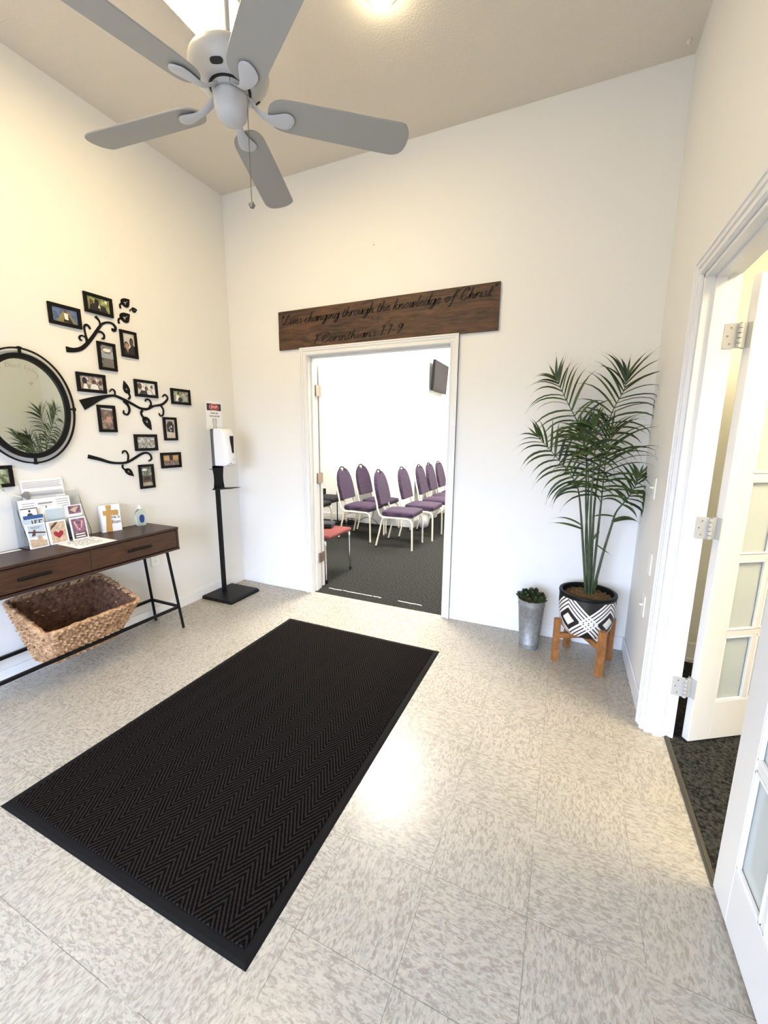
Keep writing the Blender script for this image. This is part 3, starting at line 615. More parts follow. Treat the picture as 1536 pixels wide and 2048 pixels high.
frame('black upright frame with photo of two people close together, right of the top branch', -.961, 2.010, False, bw('photo_curtain', 12, ((.45, .40, .33), (.6, .56, .5), (.75, .72, .66))),
      [(p_dk, [(0, 0), (1, 0), (1, .42), (.78, .52), (.5, .3), (.3, .3), (.1, .35), (0, .2)]), (p_dk, ell(.72, .62, .17, .20)), (p_dk, ell(.27, .44, .20, .17)), (p_sk, ell(.28, .40, .14, .15)), (p_sk, [(.2, .3), (.42, .3), (.34, .1)]), (p_br, ell(.74, .58, .11, .13))])
frame('black upright frame with street photo, directly below the top branch', -1.121, 1.904, False, bw('photo_street', 35, ((.02, .02, .02), (.2, .2, .2), (.55, .55, .53))),
      [(p_gr, [(0, .42), (1, .40), (1, .60), (0, .64)]), (p_wh, ell(.5, .78, .3, .08)), (flat('photo_pave', (.16, .14, .13)), [(.1, 0), (1, 0), (.8, .4), (.2, .42)])])
frame('black frame with group photo, just right of the mirror top', -1.240, 1.724, True, bw('photo_group_a', 38, ((.05, .03, .03), (.3, .22, .2), (.8, .78, .76))),
      [(p_dk, ell(.2, .62, .11, .26)), (p_wh, [(.12, .02), (.32, .02), (.28, .4), (.16, .4)]), (p_wh, [(.42, 0), (.8, 0), (.75, .35), (.6, .45), (.45, .35)]), (p_br, ell(.6, .60, .09, .18)), (p_br, ell(.88, .55, .08, .2))])
frame('black frame with bright photo, directly above the middle branch', -.864, 1.726, True, bw('photo_bright', 34, ((.08, .06, .06), (.7, .68, .66), (.9, .9, .88))),
      [(p_br, ell(.14, .68, .13, .26)), (p_br, ell(.5, .52, .09, .2)), (p_dk, [(.1, 0), (.55, 0), (.5, .35), (.2, .3)]), (p_br, ell(.8, .70, .07, .15))])
frame('black frame with outdoor photo, rightmost at the tip of the middle branch', -.574, 1.695, True, photo_mat('photo_outdoor', ((.05, .05, .02), (.25, .26, .17), (.6, .62, .5)), 45),
      [(p_wh, [(.15, .1), (.35, .1), (.38, .6), (.2, .65)]), (p_dk, ell(.45, .22, .14, .22)), (p_br, ell(.34, .82, .07, .14)), (p_gr, [(.62, .1), (.9, .1), (.85, .55), (.66, .55)])])
frame('black upright frame with reddish indoor photo, below the middle branch start', -1.167, 1.504, False, photo_mat('photo_indoor', ((.03, .02, .02), (.14, .09, .07), (.5, .42, .34)), 16),
      [(flat('photo_rose', (.42, .22, .18)), [(.35, .35), (.9, .3), (.8, .6), (.5, .6)]), (p_wh, [(.05, .93), (.98, .90), (.98, .96), (.05, .99)])])
frame('black upright frame with group standing on pale ground, rightmost of the middle row', -.693, 1.446, False, bw('photo_ground', 10, ((.42, .34, .28), (.55, .47, .4), (.6, .55, .48))),
      [(p_dk, [(.15, .35), (.85, .3), (.9, .7), (.7, .9), (.3, .92), (.12, .7)]), (p_br, ell(.35, .86, .08, .06)), (p_wh, ell(.6, .62, .07, .06)), (p_gr, ell(.4, .55, .06, .08)), (p_wh, ell(.52, .42, .05, .05))])
frame('black frame with crowd photo, just above the lowest branch', -.905, 1.345, True, bw('photo_crowd', 60, ((.03, .03, .03), (.3, .28, .26), (.8, .8, .78))))
frame('black frame with orange-window photo, lowest on the right', -.710, 1.208, True, photo_mat('photo_stage', ((.05, .03, .03), (.16, .10, .08), (.3, .2, .18)), 50),
      [(p_or, [(.05, .5), (.4, .45), (.4, .95), (.02, .9)]), (p_or, [(.62, .5), (.95, .5), (.97, .95), (.62, .93)]), (p_dk, [(.40, .5), (.60, .5), (.62, 1), (.38, 1)])])
frame('black upright frame with team photo on grass, lowest of the frames below the leaf', -.925, 1.100, False, photo_mat('photo_team', ((.02, .03, .02), (.10, .12, .08), (.4, .4, .36)), 40),
      [(p_br, [(.08, .22), (.95, .22), (.92, .55), (.1, .55)]), (p_wh, ell(.3, .85, .26, .06)), (flat('photo_path', (.35, .30, .22)), [(0, 0), (1, 0), (1, .15), (0, .2)]), (p_dk, [(.2, .3), (.8, .3), (.75, .5), (.25, .5)])])
frame('black frame with green foliage photo, partly cut off below the mirror', -1.812, 1.172, True, photo_mat('photo_foliage', ((.03, .04, .02), (.16, .2, .1), (.6, .66, .5)), 30))
# ------------------------------------------------------------------ LEFT WALL: branches and leaves
BR_TOP = [[(-1.363, 1.906, 0.0336), (-1.319, 1.909, 0.026), (-1.276, 1.926, 0.0235), (-1.237, 1.962, 0.021), (-1.196, 2.013, 0.0189), (-1.153, 2.074, 0.0168), (-1.129, 2.103, 0.0134), (-1.093, 2.121, 0.0126), (-1.059, 2.121, 0.0134), (-1.042, 2.102, 0.0151), (-1.049, 2.081, 0.0151), (-1.062, 2.08, 0.0151), (-1.063, 2.092, 0.0109)], [(-1.143, 2.084, 0.0063), (-1.145, 2.118, 0.0109), (-1.167, 2.14, 0.0176)], [(-1.233, 1.963, 0.0202), (-1.24, 2.016, 0.0105), (-1.243, 2.057, 0.0118), (-1.231, 2.075, 0.0126), (-1.216, 2.071, 0.0126), (-1.207, 2.054, 0.0118)], [(-1.244, 1.999, 0.0084), (-1.264, 2.005, 0.0092), (-1.279, 1.992, 0.0105), (-1.275, 1.978, 0.0101), (-1.265, 1.976, 0.0076)], [(-1.168, 2.049, 0.0151), (-1.139, 2.051, 0.0126), (-1.124, 2.036, 0.0118), (-1.129, 2.015, 0.0118), (-1.143, 2.012, 0.0076)]]
BR_MID = [[(-1.312, 1.583, 0.065), (-1.256, 1.609, 0.0493), (-1.2, 1.634, 0.0302), (-1.138, 1.653, 0.0174), (-1.092, 1.657, 0.0162), (-1.036, 1.637, 0.0186), (-0.99, 1.618, 0.0174), (-0.93, 1.59, 0.0162), (-0.892, 1.583, 0.0186), (-0.858, 1.588, 0.0162), (-0.815, 1.609, 0.0145), (-0.751, 1.623, 0.0162), (-0.713, 1.647, 0.0151), (-0.691, 1.677, 0.0128), (-0.711, 1.7, 0.0116), (-0.734, 1.682, 0.0093)], [(-1.095, 1.661, 0.0081), (-1.094, 1.687, 0.0104), (-1.11, 1.699, 0.0093), (-1.129, 1.68, 0.0058)], [(-1.037, 1.631, 0.0232), (-1.01, 1.599, 0.0162), (-1.005, 1.565, 0.0139), (-1.023, 1.538, 0.0128), (-1.046, 1.546, 0.0128), (-1.045, 1.566, 0.0081)], [(-0.851, 1.595, 0.0151), (-0.834, 1.623, 0.0128), (-0.845, 1.649, 0.0116), (-0.868, 1.653, 0.0116), (-0.879, 1.636, 0.0081)], [(-0.755, 1.617, 0.0139), (-0.737, 1.586, 0.0116), (-0.744, 1.549, 0.0116), (-0.767, 1.541, 0.0116), (-0.777, 1.561, 0.007)]]
BR_LOW = [[(-1.315, 1.262, 0.0261), (-1.246, 1.241, 0.0209), (-1.177, 1.216, 0.0174), (-1.108, 1.207, 0.0162), (-1.053, 1.213, 0.0162), (-0.993, 1.242, 0.0162), (-0.946, 1.265, 0.0151), (-0.909, 1.271, 0.0139), (-0.88, 1.256, 0.0128), (-0.873, 1.225, 0.0128), (-0.898, 1.21, 0.0093)], [(-1.056, 1.213, 0.0128), (-1.048, 1.257, 0.0116), (-1.06, 1.286, 0.0104), (-1.081, 1.287, 0.0104), (-1.088, 1.27, 0.007)]]
LEAVES = [((-0.923, 2.307), (-0.996, 2.238)), ((-0.931, 2.211), (-1.018, 2.138)), ((-0.873, 2.255), (-0.928, 2.235)), ((-1.023, 1.764), (-0.996, 1.646)), ((-0.849, 1.434), (-0.916, 1.567)), ((-1.021, 1.109), (-1.098, 1.189))]
for data, lb in ((BR_TOP, 'short black curling branch decal at the top, right of the blue-curtain photo'), (BR_MID, 'long black curling branch decal in the middle of the wall'), (BR_LOW, 'thin black branch decal, lowest on the wall')):
    mb = MB()
    for i, st in enumerate(data): mb.ribbon(crom(st, 6), (.001 + .0002 * i, 0, 0), Y, Z, X, .005)
    tag(mb.build('branch_decoration', blacks_m), lb, 'wall decoration', 'black metal branches on the left wall')
LL = ['black cut-out leaf, uppermost of the six wall leaves', 'black cut-out leaf just below the uppermost one', 'tiny black cut-out leaf, smallest of all', 'black cut-out leaf above the middle branch beside the bright photo', 'large black cut-out leaf hanging under the middle branch', 'black cut-out leaf under the lowest branch']
for i, (tip, bs) in enumerate(LEAVES):
    tip, bs = Vector(tip), Vector(bs); d = tip - bs; Ln = d.length; a = d.normalized(); nrm = Vector((-a.y, a.x)) * (1 if i < 3 else -1)
    P = lambda u, v: (bs.x + a.x * u * Ln + nrm.x * v * Ln, bs.y + a.y * u * Ln + nrm.y * v * Ln)
    wd = (.78 if i < 3 else .50)
    out = [(1.0, 0), (.86, .14), (.68, .27), (.48, .31), (.33, .22), (.29, .04), (.33, -.14), (.45, -.27), (.62, -.28), (.82, -.15)]
    out = crom([(u, v * wd * 1.25) for u, v in out] + [(1.0, 0)], 4)[:-1]
    hole = []; n = len(out)
    for k in range(n):
        q = 2 * math.pi * k / n; u, v = out[k]
        s_ = .30 + .16 * math.cos(3 * q); cxu, cxv = .58, .0
        hole.append((cxu + (u - cxu) * s_ * 1.3, cxv + (v - cxv) * s_ * .75))
    mb = MB(); o_ = [P(*q) for q in out]; h_ = [P(*q) for q in hole]
    vs = [(.001, *q) for q in o_] + [(.001, *q) for q in h_] + [(.006, *q) for q in o_] + [(.006, *q) for q in h_]
    fs = []
    for k in range(n):
        j = (k + 1) % n; fs += [(k, j, n + j, n + k), (2 * n + k, 3 * n + k, 3 * n + j, 2 * n + j), (k, 2 * n + k, 2 * n + j, j), (n + k, n + j, 3 * n + j, 3 * n + k)]
    mb.add(vs, fs)
    st = crom([(*P(.36, .12 * wd), Ln * .11), (*P(.18, .16 * wd), Ln * .10), (*P(.06, .05), Ln * .10), (*P(0, -.07), Ln * .12)], 5)
    mb.ribbon(st, (.001, 0, 0), Y, Z, X, .005)
    tag(mb.build('leaf_decoration', blacks_m), LL[i], 'wall decoration', 'black leaf cut-outs on the left wall')
# ------------------------------------------------------------------ MIRROR
MY, MZ, MA, MBR = -1.612, 1.552, .245, .318
t = thing('oval_mirror', 'oval wall mirror in a double black metal ring, writing on its glass', 'mirror', (0, MY, MZ))
def oval_ring(ra, rb, w, x0, x1):
    mb = MB(); n = 72; vs = []
    for k in range(n):
        q = 2 * math.pi * k / n; c_, s_ = math.cos(q), math.sin(q)
        for (xx, dw) in ((x0, 0), (x1, 0), (x1, w), (x0, w)): vs.append((xx, MY + (ra - dw) * c_, MZ + (rb - dw) * s_))
    fs = [(4 * k + j, 4 * k + (j + 1) % 4, 4 * ((k + 1) % n) + (j + 1) % 4, 4 * ((k + 1) % n) + j) for k in range(n) for j in range(4)]
    mb.add(vs, fs); return mb
oval_ring(MA, MBR, .009, .014, .023).build('outer_ring', black_m, t, smooth=True)
oval_ring(MA - .027, MBR - .030, .028, .008, .026).build('inner_ring', black_m, t, smooth=True)
mb = MB()
for c_, s_ in ((1, 0), (-1, 0), (0, 1), (0, -1)):
    mb = MB(); r = (MA if c_ else MBR); ctr = Vector((.019, MY + c_ * (r - .015), MZ + s_ * (r - .015))); mb.obox(ctr, X, (0, c_, s_), (0, -s_, c_), .006, .020, .006)
    mb.obox(Vector((.020, MY + c_ * (r - .002), MZ + s_ * (r - .002))), X, (0, c_, s_), (0, -s_, c_), .007, .005, .011)
    mb.build('bracket_tab', black_m, t, bevel=.001)
mb = MB(); n = 72; mb.prism([((MA - .052) * math.cos(2 * math.pi * k / n), (MBR - .055) * math.sin(2 * math.pi * k / n)) for k in range(n)], (.010, MY, MZ), Y, Z, X, .004); g = mb.build('mirror_glass', mirror_m, t); g.rotation_euler = (0, math.radians(-.9), math.radians(-1.0))
wr = MB()
def put(s, y, z, ang, sz):
    a = math.radians(ang); m_ = text_mb(s, sz, (.0145, y, z), Vector((0, math.cos(a), math.sin(a))), Vector((0, -math.sin(a), math.cos(a))), X, .0002, 'LEFT', -.0006)
    wr.add(m_.v, m_.f)
put('Died', -1.684, 1.757, 2, .036); put('For', -1.600, 1.757, -12, .034); put('e', -1.712, 1.736, 25, .034); put('H', -1.742, 1.718, 30, .034)
wr.ribbon(crom([(-1.556, 1.752, .002), (-1.540, 1.738, .002), (-1.538, 1.722, .002), (-1.552, 1.708, .002), (-1.568, 1.697, .002), (-1.574, 1.690, .002)], 5), (.0145, 0, 0), Y, Z, X, .0004)
wr.prism([(-1.588, 1.688), (-1.560, 1.686), (-1.576, 1.671)], (.0145, 0, 0), Y, Z, X, .0004)
wr.build('handwriting', marker_m, g)
# ------------------------------------------------------------------ CONSOLE TABLE
t = thing('console_table', 'walnut console table with two drawers and splayed black metal legs', 'console table', (.18, -1.565, 0))
TX0, TX1, TY0, TY1, TZ = .012, .345, -2.158, -.972, .762
mb = MB(); mb.box(TX0, TX1, TY0, TY1, TZ - .016, TZ); mb.build('table_top', walnut_m, t, bevel=.002)
mb = MB(); mb.box(TX0, TX1 - .004, TY0, TY0 + .014, .612, TZ - .016); mb.box(TX0, TX1 - .004, TY1 - .014, TY1, .612, TZ - .016); mb.box(TX0, TX1, TY0, TY1, .600, .614); mb.box(TX0, TX0 + .01, TY0, TY1, .612, TZ - .016); mb.box(TX0, TX1 - .03, -1.572, -1.558, .612, TZ - .016)
mb.build('carcass', walnut_m, t, bevel=.002)
for a, b_, hy0, hy1 in ((TY0 + .017, -1.5665, -1.925, -1.778), (-1.5635, TY1 - .017, -1.352, -1.196)):
    mb = MB(); mb.box(TX1 - .026, TX1 - .006, a, b_, .620, TZ - .021); dr = mb.build('drawer', walnutf_m, t, bevel=.0015)
    h = MB(); h.tube([(TX1 + .012, hy0, .680), (TX1 + .012, hy1, .680)], .0085, 12); h.tube([(TX1 - .008, hy0 + .02, .680), (TX1 + .01, hy0 + .02, .680)], .005, 10); h.tube([(TX1 - .008, hy1 - .02, .680), (TX1 + .01, hy1 - .02, .680)], .005, 10)
    h.build('drawer_handle', black_m, dr, smooth=True)
for (x0_, y0_, x1_, y1_) in ((.300, -1.045, .326, -.985), (.055, -1.050, .035, -.988), (.300, -2.085, .326, -2.145), (.055, -2.080, .035, -2.142)):
    mb = MB(); mb.tube([(x0_, y0_, .600), (x1_, y1_, .0)], .0095, 14); mb.build('leg', black_m, t, smooth=True)
mb = MB(); sz = .172; mb.box(.312, .330, -2.12, -1.010, sz - .009, sz + .009); mb.build('stretcher', black_m, t)
mb = MB(); mb.box(.036, .054, -2.12, -1.010, sz - .003, sz + .015); mb.build('stretcher', black_m, t)
for y in (-1.006, -2.124):
    mb = MB(); mb.box(.042, .322, y - .008, y + .008, sz - .005, sz + .011); mb.build('stretcher', black_m, t)
# ------------------------------------------------------------------ BASKET (woven rows as real ropes)
t = thing('woven_basket', 'large tapered seagrass basket lying on the rails under the console table', 'basket', (.2, -1.6, .13))
def brect(k, inset=0):
    """rounded rectangle at height fraction k"""
    yc = -1.605; hy = .190 + (.262 - .190) * k; xb0, xb1 = .075, .272; xt0, xt1 = .022, .405
    xa, xb = xb0 + (xt0 - xb0) * k, xb1 + (xt1 - xb1) * k
    za = .135 + (.478 - .135) * k; zb = .133 + (.362 - .133) * k
    pts = []; cr = .035
    for (cx_, cy_, a0) in ((xb - cr, yc + hy - cr, 0), (xa + cr, yc + hy - cr, 90), (xa + cr, yc - hy + cr, 180), (xb - cr, yc - hy + cr, 270)):
        for q in range(0, 91, 30):
            a = math.radians(a0 + q); pts.append((cx_ + (cr - inset) * math.cos(a), cy_ + (cr - inset) * math.sin(a)))
    out = []
    for i in range(len(pts)):
        p, q = pts[i], pts[(i + 1) % len(pts)]; d = math.dist(p, q); n = max(1, int(d / .016))
        for j in range(n):
            x_, y_ = p[0] + (q[0] - p[0]) * j / n, p[1] + (q[1] - p[1]) * j / n
            out.append(Vector((x_, y_, za + (zb - za) * (x_ - xa) / (xb - xa))))
    return out
mb = MB(); rows = 14
for r in range(rows):
    k = r / (rows - 1); P = brect(k); n = len(P); cen = sum(P, Vector()) / n; pts = []; rad = []
    for i, p in enumerate(P + [P[0]]):
        i2 = i % n; o_ = (p - cen); o_.z = 0; o_.normalize()
        pts.append(p + o_ * (.0035 * math.sin(i2 * math.pi / 2 * 1.0 + r * math.pi) + random.uniform(-.0022, .0022)) + Z * random.uniform(-.003, .003)); rad.append(.0098 + random.uniform(-.0022, .0022) + (.003 if r == rows - 1 else 0))
    pts[-1] = pts[0]; mb.tube(pts, rad, 6, cap=False)
    # braid twist: short oblique strands
    for i in range(0, n, 2):
        p, q = P[i], P[(i + 2) % n]; o_ = ((p + q) / 2 - cen); o_.z = 0; o_.normalize()
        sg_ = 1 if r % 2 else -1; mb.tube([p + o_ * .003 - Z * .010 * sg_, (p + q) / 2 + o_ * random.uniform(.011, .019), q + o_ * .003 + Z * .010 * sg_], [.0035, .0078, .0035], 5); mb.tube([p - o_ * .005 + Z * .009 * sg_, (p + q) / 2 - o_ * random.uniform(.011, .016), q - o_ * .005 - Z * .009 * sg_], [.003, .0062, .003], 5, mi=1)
inner_m = mat('seagrass_inner_shade', (.12, .055, .03), .85, noise=.6, nscale=40); mb.build('basket_side', [wick_m, inner_m], t, smooth=True)  # inner strands and lining: darker brown, mostly the basket's inside shadow put into colour
mb = MB(); P = brect(0.02); mb.add(P, [tuple(range(len(P)))]); Q = [p - Z * .008 for p in P]; mb.add(Q, [tuple(range(len(Q)))])
for kk in (.0, .1, .2, .35, .5, .65, .8, .92): pass
mb.build('basket_bottom', wick_m, t)
mb = MB(); A, B_ = brect(0, .0115), brect(.97, .0115); n = min(len(A), len(B_))
def samp(P, n):
    L_ = [0]
    for i in range(len(P)): L_.append(L_[-1] + (P[(i + 1) % len(P)] - P[i]).length)
    out = []; 
    for j in range(n):
        s_ = L_[-1] * j / n; i = max(k for k in range(len(P)) if L_[k] <= s_); f_ = (s_ - L_[i]) / max(1e-9, L_[i + 1] - L_[i]); out.append(P[i].lerp(P[(i + 1) % len(P)], f_))
    return out
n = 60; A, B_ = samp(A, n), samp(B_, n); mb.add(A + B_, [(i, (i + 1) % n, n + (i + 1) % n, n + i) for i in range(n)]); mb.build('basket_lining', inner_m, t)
# ------------------------------------------------------------------ THINGS ON THE TABLE
def tilted(o, yw, h, th, lean, mats, name, parent, decor=None, yaw=0, jit=0):
    """a standing card whose front-bottom-left is at o (x,y,z); face toward +X, leaning back"""
    a = math.radians(lean); ya = math.radians(yaw)
    U = Vector((-math.sin(ya) * -1 * 0 + 0, 1, 0)); U = Vector((math.sin(ya), math.cos(ya), 0)); Nn = Vector((math.cos(ya), -math.sin(ya), 0))
    V = (Z * math.cos(a) - Nn * math.sin(a)); F = (Nn * math.cos(a) + Z * math.sin(a))
    mb = MB(); mb.prism([(0, 0), (yw, 0), (yw, h), (0, h)], Vector(o) - F * th, U, V, F, th, 0)
    for i, (mi, poly) in enumerate(decor or []): mb.prism([(u * yw, v * h) for u, v in poly], Vector(o) + F * (.0002 * (i + 1)) - F * .0001, U, V, F, .0004, mi)
    return mb.build(name, mats, parent), U, V, F
def lines(n, u0, u1, v0, v1, mi, th=.35, ragged=.25):
    out = []
    for i in range(n):
        v = v0 + (v1 - v0) * i / max(1, n - 1); dv = (v1 - v0) / max(1, n) * th
        e_ = u1 - random.uniform(0, ragged) * (u1 - u0) * (1 if i % 4 == 3 else .15); out.append((mi, [(u0, v), (e_, v), (e_, v + abs(dv)), (u0, v + abs(dv))]))
    return out
TT = TZ + .001
bh = thing('brochure_holder', 'clear acrylic three-pocket brochure holder standing on the console table against the wall', 'brochure holder', (.05, -1.59, TZ))
mb = MB()
for y in (-1.752, -1.420):
    mb.prism([(.012, 0), (.118, 0), (.118, .05), (.075, .15), (.045, .24), (.012, .31)], (0, y, TT), X, Z, Y, .003)
mb.box(.012, .118, -1.749, -1.420, TT, TT + .003)
mb.obox((.018, -1.5845, TT + .15), X, Y, Z, .0015, .164, .147); mb.obox((.082, -1.5845, TT + .045), (1, 0, 0), Y, Z, .0012, .164, .040); mb.obox((.060, -1.5845, TT + .105), X, Y, Z, .0012, .164, .035)
mb.build('acrylic_shell', acryl_m, bh)
def rec(u0, v0, u1, v1): return [(u0, v0), (u1, v0), (u1, v1), (u0, v1)]
o, *_ = tilted((.034, -1.700, TT + .145), .215, .235, .003, 6, [paper_m, greyink_m], 'printed_sheet', None,
               lines(6, .03, .97, .94, .80, 1) + lines(1, .03, .22, .965, .965, 1) + lines(9, .06, .97, .70, .54, 1) + lines(3, .06, .9, .44, .40, 1))
tag(o, 'white sheet of dense text standing tallest in the back of the acrylic holder', 'paper')
o, *_ = tilted((.052, -1.735, TT + .10), .262, .170, .003, 6, [paper_m, greyink_m, ink_m], 'bulletin', None,
               [(1, rec(.36, .80, .64, .86)), (1, rec(.38, .74, .62, .75))] + lines(4, .06, .30, .86, .62, 1, .3) + lines(4, .72, .97, .90, .66, 1, .3) + [(2, rec(.485, .56, .515, .72)), (2, rec(.44, .63, .56, .66)), (2, ell(.5, .60, .045, .035))])
tag(o, 'white folded bulletin with small cross emblem, behind the booklets', 'booklet')
o, *_ = tilted((.068, -1.740, TT + .105), .082, .120, .003, 6, [paper_m, greyink_m, blue_m, ink_m], 'booklet', None, [(3, rec(0, .96, 1, 1)), (3, rec(.96, 0, 1, 1)), (2, rec(.32, .30, .72, .62)), (3, [(.30, .62), (.74, .62), (.60, .76), (.44, .76)]), (3, ell(.52, .86, .07, .06))])
tag(o, 'small booklet with dark bell-shaped picture, upper left of the holder', 'booklet', 'booklets in the holder')
o, *_ = tilted((.084, -1.735, TT + .055), .096, .130, .003, 8, [sky_m, blue_m, ink_m], 'booklet', None, [(1, rec(0, .84, 1, 1)), (2, rec(.36, .60, .42, .78)), (2, rec(.5, .60, .56, .78)), (2, rec(.5, .74, .66, .78)), (2, rec(.5, .67, .63, .70)), (2, rec(.72, .60, .78, .78)), (2, rec(.72, .74, .9, .78)), (2, rec(.72, .60, .9, .63))])
tag(o, 'pale blue booklet with a navy band, behind the cross picture booklet', 'booklet', 'booklets in the holder')
o, *_ = tilted((.060, -1.620, TT + .085), .098, .130, .008, 6, [paper_m, sky_m, ink_m], 'booklet', None, [(1, rec(.05, .3, .98, .9))])
tag(o, 'pale blank booklet behind the red heart booklet', 'booklet', 'booklets in the holder')
o, *_ = tilted((.062, -1.505, TT + .09), .085, .120, .004, 6, [paper_m, purplep_m, tan_m], 'booklet', None, [(1, rec(.10, .55, .92, .95)), (2, [(.2, .75), (.5, .6), (.8, .9), (.4, .85)])])
tag(o, 'booklet with a brown picture, upper right of the holder', 'booklet', 'booklets in the holder')
o, *_ = tilted((.116, -1.743, TT + .0005), .093, .140, .010, 10, [paper_m, sky_m, brown_m, tan_m, ink_m], 'booklet', None,
               [(1, rec(.07, .45, .93, .95)), (3, [(.07, .05), (.93, .05), (.93, .28), (.07, .40)]), (4, rec(.2, .86, .75, .875)), (4, rec(.25, .81, .7, .825)), (2, [(.05, .66), (.95, .56), (.95, .62), (.08, .72)]), (2, [(.2, .5), (.4, .52), (.45, .76), (.35, .76), (.25, .6)]), (3, [(.45, .3), (.75, .3), (.7, .52), (.5, .5)])])
tag(o, 'booklet with a leaning cross picture, front left of the holder', 'booklet', 'booklets in the holder')
heart = [(.5, .22), (.22, .40), (.16, .50), (.22, .60), (.36, .62), (.5, .53), (.64, .62), (.78, .60), (.84, .50), (.78, .40)]
o, *_ = tilted((.114, -1.643, TT + .0005), .100, .138, .012, 8, [paper_m, tan_m, red_m, brown_m], 'booklet', None, [(1, rec(.12, .06, .92, .94)), (2, [(.12 + u * .78, v * .8 + .06) for u, v in heart]), (3, [(.12, .62), (.40, .78), (.60, .94), (.45, .94), (.2, .8)])])
tag(o, 'booklet with a big red heart, front middle of the holder', 'booklet', 'booklets in the holder')
o, *_ = tilted((.112, -1.520, TT + .0005), .090, .138, .006, 8, [paper_m, purplep_m, pink_m, brown_m], 'booklet', None,
               [(1, rec(.08, .06, .92, .94)), (3, rec(.08, .06, .92, .30)), (2, [(.42, .5), (.58, .5), (.5, .36)]), (0, rec(.2, .22, .8, .27)), (0, rec(.2, .11, .8, .16)), (2, [(.2, .8), (.3, .85), (.42, .5), (.36, .5)]), (2, [(.8, .8), (.7, .85), (.58, .5), (.64, .5)])])
tag(o, 'dark purple booklet with raised hands, front right of the holder', 'booklet', 'booklets in the holder')
# gold cross card
o, U, V, F = tilted((.066, -1.315, TT + .0005), .115, .178, .034, 4, [paper_m, gold_m], 'cross_plaque', None, None, yaw=12)
cp = Vector((.066, -1.315, TT + .0005)); cr = MB()
cr.prism([(.012 + u * .09, v * .178) for u, v in [(.08, 0), (.50, 0), (.52, .62), (.98, .58), (1.05, .70), (.98, .80), (.56, .80), (.60, .99), (.22, .99), (.26, .80), (0, .80), (.02, .62), (.20, .62)]], cp, U, V, F, .0012)
o['label'] = 'white plaque with a gold cross standing on the console table'; o['category'] = 'plaque'
c_ = cr.build('gold_cross', gold_m, None); c_.parent = o
tm = text_mb('He is', .030, cp + U * .085 + V * .085 + F * .0002, U * .8, V, F, .0005, 'CENTER', .0003); t2 = text_mb('Risen', .034, cp + U * .085 + V * .052 + F * .0002, U * .72, V, F, .0005, 'CENTER', .0003)
tm.add(t2.v, t2.f); q = tm.build('lettering', ink_m, None); q.parent = o
# flower sprig pen
t = thing('sprig_pen', 'white pen topped with pale green leaves leaning left of the acrylic holder', 'pen', (.05, -1.75, 1.02))
mb = MB(); mb.tube([(.045, -1.790, 1.086), (.045, -1.718, 1.052)], [.0055, .0035], 10); mb.build('pen_barrel', plast_m, t, smooth=True)
mb = MB()
for k in range(34):
    a = random.uniform(-.9, 1.0); d = Vector((random.uniform(-.1, .7), -math.cos(a) * .7 - .1, math.sin(a) + .5)).normalized(); p = Vector((.048, -1.788 - random.uniform(0, .05), 1.088 + random.uniform(0, .06))); l = random.uniform(.022, .042); sd = d.cross(Vector((1, .2, .1))).normalized() * l * .16
    mb.add([p, p + d * l * .5 + sd, p + d * l, p + d * l * .5 - sd], [(0, 1, 2, 3)])
mb.build('leaf_tuft', sprig_m, t)
mb = MB(); mb.prism([(-1.712, 1.060), (-1.690, 1.080), (-1.672, 1.078), (-1.668, 1.035), (-1.682, 1.030)], (.026, 0, 0), Y, Z, X, .003); tag(mb.build('card', grey_m), 'grey card corner poking from behind the tall text sheet', 'card')
# flat sheet, small card, sanitiser
mb = MB(); mb.prism([(.068, -1.612), (.336, -1.618), (.338, -1.400), (.070, -1.402)], (0, 0, TT), X, Y, Z, .0008, 0)
for i in range(6):
    x = .10 + i * .034; 
    for (a, b_) in ((-1.57, -1.45) if i % 2 else (-1.585, -1.435),):
        yy = a
        while yy < b_ - .01:
            l = random.uniform(.012, .03); mb.box(x, x + .008, yy, min(b_, yy + l), TT + .0008, TT + .0011, 1); yy += l + .006
tag(mb.build('printed_sheet', [paper_m, ink_m]), 'white notice sheet lying flat at the front of the console table', 'paper')
mb = MB(); mb.prism([(.035, -1.90), (.062, -1.905), (.070, -1.765), (.042, -1.760)], (0, 0, TT), X, Y, Z, .001); tag(mb.build('card', ivory_m), 'small cream card lying flat at the left of the table top', 'card')
t = thing('sanitizer_bottle', 'clear hand sanitizer bottle with blue label near the table end', 'bottle', (.06, -1.045, TZ))
def bottle(name, prof, sx, sy, m, c=(.062, -1.045, TT)):
    mb = MB(); mb.lathe(prof, c, 28, sx=sx, sy=sy); return mb.build(name, m, t, smooth=True)
bottle('bottle_body', [(0, 0), (.034, 0), (.037, .004), (.037, .085), (.033, .100), (.018, .113), (.013, .118), (.013, .122)], .62, 1, gel_m)
bottle('bottle_cap', [(.014, .119), (.014, .124), (.010, .128), (.010, .142), (.006, .145), (0, .145)], 1, 1, plast_m)
mb = MB(); mb.lathe([(.0372, .018), (.0376, .03), (.0376, .07), (.0372, .082)], (.062, -1.045, TT), 28, sx=.63, sy=1.0); bl = mb
lbm = MB(); n = 10
vs = []
for i in range(n + 1):
    a = math.radians(-38 + 58 * i / n); hh = .026 * math.sqrt(max(0, 1 - ((i / n - .5) * 2) ** 2)) + .004
    for zz in (-hh, hh): vs.append((.062 + .0382 * .63 * math.cos(a), -1.045 + .0382 * math.sin(a), TT + .05 + zz))
lbm.add(vs, [(2 * i, 2 * i + 2, 2 * i + 3, 2 * i + 1) for i in range(n)]); lbm.build('bottle_label', sanlab_m, t, smooth=True)
